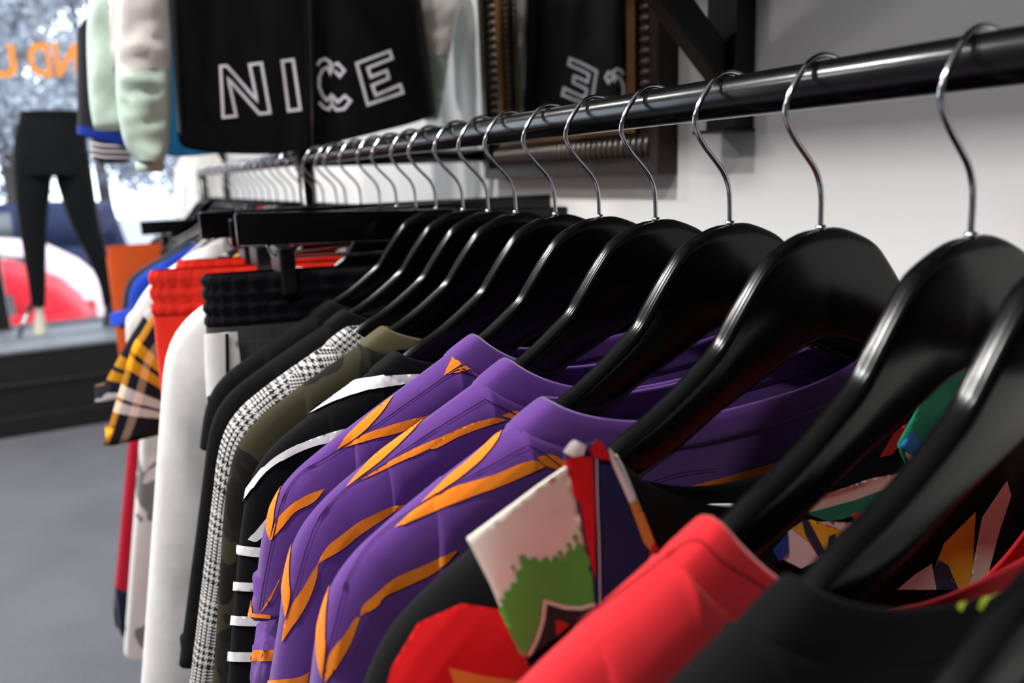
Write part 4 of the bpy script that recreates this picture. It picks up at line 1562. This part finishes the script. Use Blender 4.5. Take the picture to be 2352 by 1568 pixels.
hung_panel('crimson_coat', 1.66, 'long crimson coat with navy hem behind the plaid shirts', 'coat', [
    ('coat_body', [(318, 770), (380, 755), (440, 755), (520, 760)], [(264, 1345), (285, 1352), (330, 1352), (400, 1350)], M_CRIM),
    ('navy_hem', [(263, 1343), (285, 1350), (330, 1350), (400, 1348)], [(272, 1435), (284, 1452), (330, 1450), (400, 1448)], M_NAVYF)])
suit_hanger(1.66, 'black hanger with steel hook holding the crimson coat beyond the post', tilt=0, yaw=.03)
suit_hanger(1.73, 'black hanger with steel hook holding the navy coat beyond the post', tilt=0, yaw=-.03)
suit_hanger(1.575, 'black hanger with steel hook holding the smoky print dress by the post', tilt=0)
hung_panel('navy_coat', 1.73, 'long navy coat edge behind the crimson coat', 'coat', [
    ('coat_body', [(316, 780), (380, 765), (440, 765), (520, 770)], [(260, 1400), (272, 1436), (330, 1440), (400, 1440)], M_NAVYF)])
M_INK = camo('grey_ink_print', ((226, 224, 222), (226, 224, 222), (130, 130, 132)), 7)
hung_panel('ink_print_dress', 1.575, 'long white dress with smoky grey print behind the plaid shirts', 'dress', [
    ('dress_body', [(348, 640), (380, 620), (440, 620), (520, 630)], [(284, 1494), (300, 1502), (340, 1502), (420, 1500)], M_INK)])

# white dresses beyond the end of the rod
M_TAN = fabric('tan_leather', (150, 92, 50))
for n_, (Yd, px0, px1, top_, lab) in enumerate(((3.45, 400, 470, 352, 'long white dress hanging past the end of the rod'), (3.25, 432, 512, 346, 'white dress with rounded shoulder beside the wall'))):
    gd = Garment('white_dress', Yd, lab, 'dress', 'white dresses', 0, 0, 0.45, HC)
    def lp(x, y):
        p = onY(x, y, Yd)
        return (p.x - .45, p.z - HC)
    w_ = px1 - px0
    gd.add('dress_body', panel_body([lp(px0 - 6, 800), lp(px0 + w_ * .3, 806), lp(px0 + w_ * .7, 806), lp(px1 + 6, 800)], [lp(px0, top_ + 34), lp(px0 + w_ * .3, top_ + 4), lp(px0 + w_ * .7, top_), lp(px1, top_ + 30)], .035, .02, 4 + n_), M_WHITE)
    tube('hanging_loop', [(lp(px0 + w_ * .5, top_ + 6)[0], 0, lp(px0 + w_ * .5, top_ + 6)[1]), (lp(px0 + w_ * .5, top_ - 6)[0], 0, lp(px0 + w_ * .5, top_ - 6)[1]), (XW - .45, 0, lp(px0 + w_ * .5, top_ - 6)[1] + .01)], .005, M_STEEL, gd.root, 8)
    if n_ == 0:
        tube('tan_strap', [(lp(458, 372)[0], -.05, lp(458, 372)[1]), (lp(460, 420)[0], -.055, lp(460, 420)[1]), (lp(462, 480)[0], -.05, lp(462, 480)[1])], .008, M_TAN, gd.root, 8)

# ------------------------------------------------------------------ mannequin on the plinth
M_JOG = fabric('black_jogger_cloth', (15, 17, 20), sheen=0.1)
M_MANQ = plain('ivory_mannequin', (214, 208, 190), 0.4)
M_SHOE = plain('dark_shoe', (26, 30, 36), 0.5)
mf = onZ(92, 766, PLZ)
MY = mf.y
mq = tag(empty('mannequin', (mf.x, MY, PLZ)), 'headless leg mannequin in black joggers standing in the shop window', 'mannequin')


def mp(x, y):
    p = onY(x, y, MY)
    return (p.x - mf.x, p.z - PLZ)


def limb(name, left, rightp, mat, depth=.5, ns=24, yo=0.0, cap=True, wr=.004, seed=0):
    Lp, Rp = catmull([mp(*p) for p in left], ns), catmull([mp(*p) for p in rightp], ns)
    secs = []
    for k in range(ns):
        m, h = (Lp[k] + Rp[k]) / 2, (Rp[k] - Lp[k]) / 2
        w = np.linalg.norm(h)
        s_ = []
        for j in range(20):
            a = 2 * math.pi * j / 20
            p = m + h * math.cos(a)
            wv = wr * noise.noise(Vector((p[0] * 12 + seed, p[1] * 10, math.sin(a) + seed)))
            s_.append((p[0], yo - (w * 2 * depth) * math.sin(a) - wv, p[1]))
        secs.append(s_)
    v, f, uv = loft_data(secs, True, cap, cap)
    return mesh_obj(name, v, f, mat, mq, uv)


limb('jogger_hips', [(46, 262), (36, 300), (30, 340), (31, 380), (33, 404)], [(190, 262), (197, 300), (203, 340), (207, 380), (209, 404)], M_JOG, .36)
limb('jogger_leg', [(30, 340), (32, 420), (42, 510), (56, 600), (66, 660), (72, 704)], [(124, 340), (118, 420), (109, 510), (106, 600), (106, 660), (104, 704)], M_JOG, .55, seed=1)
limb('jogger_leg', [(112, 340), (130, 420), (160, 510), (200, 590), (226, 650), (238, 704)], [(203, 340), (215, 420), (228, 510), (248, 590), (266, 650), (270, 704)], M_JOG, .55, seed=2)
limb('waistband', [(44, 256), (45, 272)], [(191, 256), (191, 272)], M_JOG, .37, ns=4)
limb('shin', [(78, 690), (80, 720), (76, 745), (72, 766)], [(98, 690), (100, 720), (106, 745), (112, 766)], M_MANQ, .6)
limb('shoe', [(240, 690), (240, 715), (236, 735), (234, 748)], [(266, 690), (268, 715), (272, 735), (278, 748)], M_SHOE, .7)
tube('support_rod', [(mp(70, 700)[0], -.02, mp(70, 700)[1]), (mp(58, 735)[0], -.05, mp(58, 735)[1]), (mp(44, 764)[0], -.08, 0.004)], .012, M_STEEL, mq, 10)
box('base_plate', (-.16, -.12, 0), (.62, .16, .006), M_PLTOP, mq, .002)

# ------------------------------------------------------------------ street outside
ZR = -0.90
M_ROAD = plain('asphalt', (120, 120, 122), 0.9, var=0.15)
M_PAVE = plain('pavement', (176, 174, 170), 0.9, var=0.1)
M_GRASS = plain('street_grass', (92, 120, 60), 0.95, var=0.3)
struct(box('road', (-40, YF + 1.2, ZR - .1), (40, 60, ZR), M_ROAD))
struct(box('pavement', (-40, YF + .10, ZR - .1), (40, YF + 1.2, ZR + .14), M_PAVE))
g_ = box('grass_verge', (-30, 12.4, ZR), (30, 13.4, ZR + .16), M_GRASS, None, .02)
g_['kind'] = 'structure'


def car_paint(name, rgb):
    m, nt, b = new_mat(name)
    setc(b, lin(rgb), 0.5, 0.0, 0.12)
    b.inputs['Coat Weight'].default_value = 0.0
    b.inputs['Coat Roughness'].default_value = 0.06
    nz = noise_node(nt, 4, 2)
    nt.links.new(mathn(nt, 'MULTIPLY_ADD', nz.outputs[0], 0.05, 0.45), b.inputs['Roughness'])
    return m


M_CARGLASS = plain('car_glass', (60, 62, 66), 0.06, 0.0, 0.9)
M_TYRE = plain('tyre_rubber', (18, 18, 18), 0.8)
M_RIM = plain('wheel_rim', (150, 150, 152), 0.3, 0.9)
M_LAMP = plain('red_tail_lamp', (150, 16, 16), 0.2)
M_BUMP = plain('pale_bumper_trim', (196, 190, 188), 0.4)


def make_car(name, label, loc, paint, L=3.9, Wd=1.68, H=1.42, van=False):
    """hatchback with its tail towards +x; origin on the road under its middle"""
    r = tag(empty(name, loc), label, 'car', 'cars parked in the street')
    hw = Wd / 2
    if van:
        low = [(-2, .55, .95), (-1.85, .62, 1.02), (-1.2, .66, 1.10), (0, .66, 1.12), (1.2, .66, 1.12), (1.9, .66, 1.1), (2.0, .66, 1.05)]
        roof = [(-1.5, 1.12), (-.75, H - .04), (0, H), (1.2, H), (1.85, H - .04), (1.97, 1.10)]
    else:
        low = [(-2, .40, .62), (-1.9, .46, .72), (-1.3, .50, .86), (-.6, .50, .93), (.6, .50, .95), (1.4, .50, .97), (1.85, .48, .95), (2.0, .44, .80)]
        roof = [(-1.05, .92), (-.45, 1.32), (.1, H), (.8, H), (1.35, H - .08), (1.75, 1.12), (1.90, .95)]
    k = L / 4
    secs = []
    for i, (x, zm, zt) in enumerate(low):
        e = 0.86 if i in (0, len(low) - 1) else 1.0
        w = hw * e
        secs.append([(x * k, -w * .94, .22), (x * k, -w, .34), (x * k, -w, zm), (x * k, -w * .965, zt - .05), (x * k, -w * .90, zt), (x * k, 0, zt + .03), (x * k, w * .90, zt), (x * k, w * .965, zt - .05), (x * k, w, zm), (x * k, w, .34), (x * k, w * .94, .22)])
    v, f, uv = loft_data(secs, True, True, True)
    mesh_obj('car_body', v, f, paint, r, uv)
    zb0 = (1.06 if van else .90)
    secs = []
    for (x, z) in roof:
        w = hw * (.80 if z > 1.2 else .86)
        secs.append([(x * k, -hw * .90, zb0), (x * k, -w, z - .10 if z - .10 > zb0 else zb0 + .005), (x * k, -w * .86, z), (x * k, 0, z + .02), (x * k, w * .86, z), (x * k, w, z - .10 if z - .10 > zb0 else zb0 + .005), (x * k, hw * .90, zb0)])
    v, f, uv = loft_data(secs, True, True, True)
    mesh_obj('cabin', v, f, paint, r, uv)
    zt0 = H - .12
    wins = [(-.72, .05), (.11, .80), (.86, 1.40)] if not van else [(-1.0, -.3), (-.2, .6)]
    for s_ in (-1, 1):
        for (a, b_) in wins:
            za, zb_ = (zt0 if a > -.4 else zb0 + .06), zt0 - (.10 if b_ > 1.3 else 0)
            y0, y1 = s_ * (hw * .90 + .004), s_ * (hw * .80 + .006)
            mesh_obj('side_window', [(a * k, y0, zb0 + .03), (b_ * k, y0, zb0 + .03), (b_ * k, y1, zb_), ((a + .06) * k, y1, za), ], [(0, 1, 2, 3)], M_CARGLASS, r, smooth=False)
        for x in (-1.28, 1.22):
            wv = [(x * k, s_ * (hw - .02) + s_ * t, .31) for t in (-.18, .03)]
            w_ = tube('wheel', wv, .31, M_TYRE, r, 24)
            tube('rim', [(x * k, s_ * (hw + .012), .31), (x * k, s_ * (hw + .03), .31)], .20, M_RIM, w_, 16)
        box('tail_lamp', (1.93 * k, s_ * hw * .62 - .1, .66), (2.02 * k, s_ * hw * .62 + .1, .88), M_LAMP, r, .01)
        box('head_lamp', (-2.02 * k, s_ * hw * .6 - .12, .56), (-1.9 * k, s_ * hw * .6 + .12, .68), M_BUMP, r, .01)
    box('rear_bumper', (1.94 * k, -hw * .86, .30), (2.05 * k, hw * .86, .50), paint, r, .03)
    box('front_bumper', (-2.05 * k, -hw * .86, .26), (-1.94 * k, hw * .86, .46), paint, r, .03)
    return r


tail = onY(229, 690, 7.7)
make_car('red_car', 'red hatchback parked just outside the window', (tail.x - 2.0, 8.5, ZR), car_paint('red_car_paint', (165, 14, 30)))
tail2 = onY(205, 560, 10.6)
make_car('silver_car', 'silver pink-tinged car parked behind the red hatchback', (tail2.x - 1.85, 11.0, ZR), car_paint('silver_car_paint', (200, 178, 182)), H=1.46)
tail3 = onY(215, 470, 10.3)
make_car('white_van', 'white van parked in the street beyond the mannequin', (tail3.x + 2.35, 11.2, ZR), car_paint('white_van_paint', (240, 242, 245)), L=4.4, Wd=1.8, H=1.95, van=True)
make_car('navy_car', 'dark navy car on the far side of the grass verge', (-1.6, 15.0, ZR), car_paint('navy_car_paint', (30, 36, 62)), L=4.5, Wd=1.8, H=1.8, van=True)

M_BARK = plain('tree_bark', (70, 62, 58), 0.9, var=0.3)


def leaf_mat(name, rgb):
    m, nt, b = new_mat(name)
    setc(b, lin(rgb), 0.5, 0, 0.5)
    tl = nt.nodes.new('ShaderNodeBsdfTranslucent')
    tl.inputs[0].default_value = (*lin(rgb), 1)
    nz = noise_node(nt, 3, 2)
    c = mixc(nt, nz.outputs[0], tuple(v * .5 for v in lin(rgb)), tuple(min(1, v * 1.6) for v in lin(rgb)))
    nt.links.new(c, b.inputs['Base Color'])
    nt.links.new(c, tl.inputs[0])
    mx = nt.nodes.new('ShaderNodeMixShader')
    mx.inputs[0].default_value = 0.4
    nt.links.new(b.outputs[0], mx.inputs[1])
    nt.links.new(tl.outputs[0], mx.inputs[2])
    nt.links.new(mx.outputs[0], nt.nodes['Material Output'].inputs[0])
    return m


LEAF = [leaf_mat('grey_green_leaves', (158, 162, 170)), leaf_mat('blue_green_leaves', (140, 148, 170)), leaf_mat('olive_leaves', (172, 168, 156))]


def tree(label, x, y, h, rad, n, mat, seed):
    rnd = random.Random(seed)
    r = tag(empty('street_tree', (x, y, ZR)), label, 'tree', 'trees across the street')
    path = [(0.1 * math.sin(t * 2 + seed), .08 * math.cos(t * 3), t * h * .8) for t in [k / 8 for k in range(9)]]
    tube('trunk', path, [0.16 - .011 * k for k in range(9)], M_BARK, r, 10)
    for k in range(6):
        a = k * 1.05 + seed
        z0 = h * (.35 + .07 * k)
        tube('branch', [(0, 0, z0), (math.cos(a) * rad * .4, math.sin(a) * rad * .4, z0 + .5), (math.cos(a) * rad * .8, math.sin(a) * rad * .8, z0 + .8)], [.06, .04, .015], M_BARK, r, 7)
    verts, faces = [], []
    cl = [(rnd.gauss(0, rad * .5), rnd.gauss(0, rad * .45), h * rnd.uniform(.28, 1.0), rnd.uniform(.3, .6)) for _ in range(46)]
    for k in range(n):
        c = rnd.choice(cl)
        p = Vector((c[0] + rnd.gauss(0, c[3] * .6), c[1] + rnd.gauss(0, c[3] * .6), max(.9, c[2] + rnd.gauss(0, c[3] * .5))))
        s_ = rnd.uniform(.05, .10)
        e1 = Vector((rnd.gauss(0, 1), rnd.gauss(0, 1), rnd.gauss(0, 1))).normalized()
        e2 = e1.cross(Vector((rnd.gauss(0, 1), rnd.gauss(0, 1), rnd.gauss(0, 1)))).normalized()
        i = len(verts)
        verts += [p + e1 * s_, p + e2 * s_ * .55, p - e1 * s_, p - e2 * s_ * .55]
        faces.append((i, i + 1, i + 2, i + 3))
    o = mesh_obj('foliage', verts, faces, mat, r, smooth=False, fix_normals=False)
    o['kind'] = 'stuff'
    return r


tree('grey-green street tree with a thick crown above the mannequin', -1.1, 17.0, 6.8, 2.2, 15000, LEAF[0], 1)
tree('blue-tinged street tree behind the orange letters', 0.5, 20.0, 7.5, 2.5, 15000, LEAF[1], 2)
tree('olive street tree by the window post', -2.6, 19.0, 7.0, 2.3, 12000, LEAF[2], 3)
tree('pale street tree furthest down the street', 2.6, 24.0, 6.0, 2.0, 5000, LEAF[0], 4)
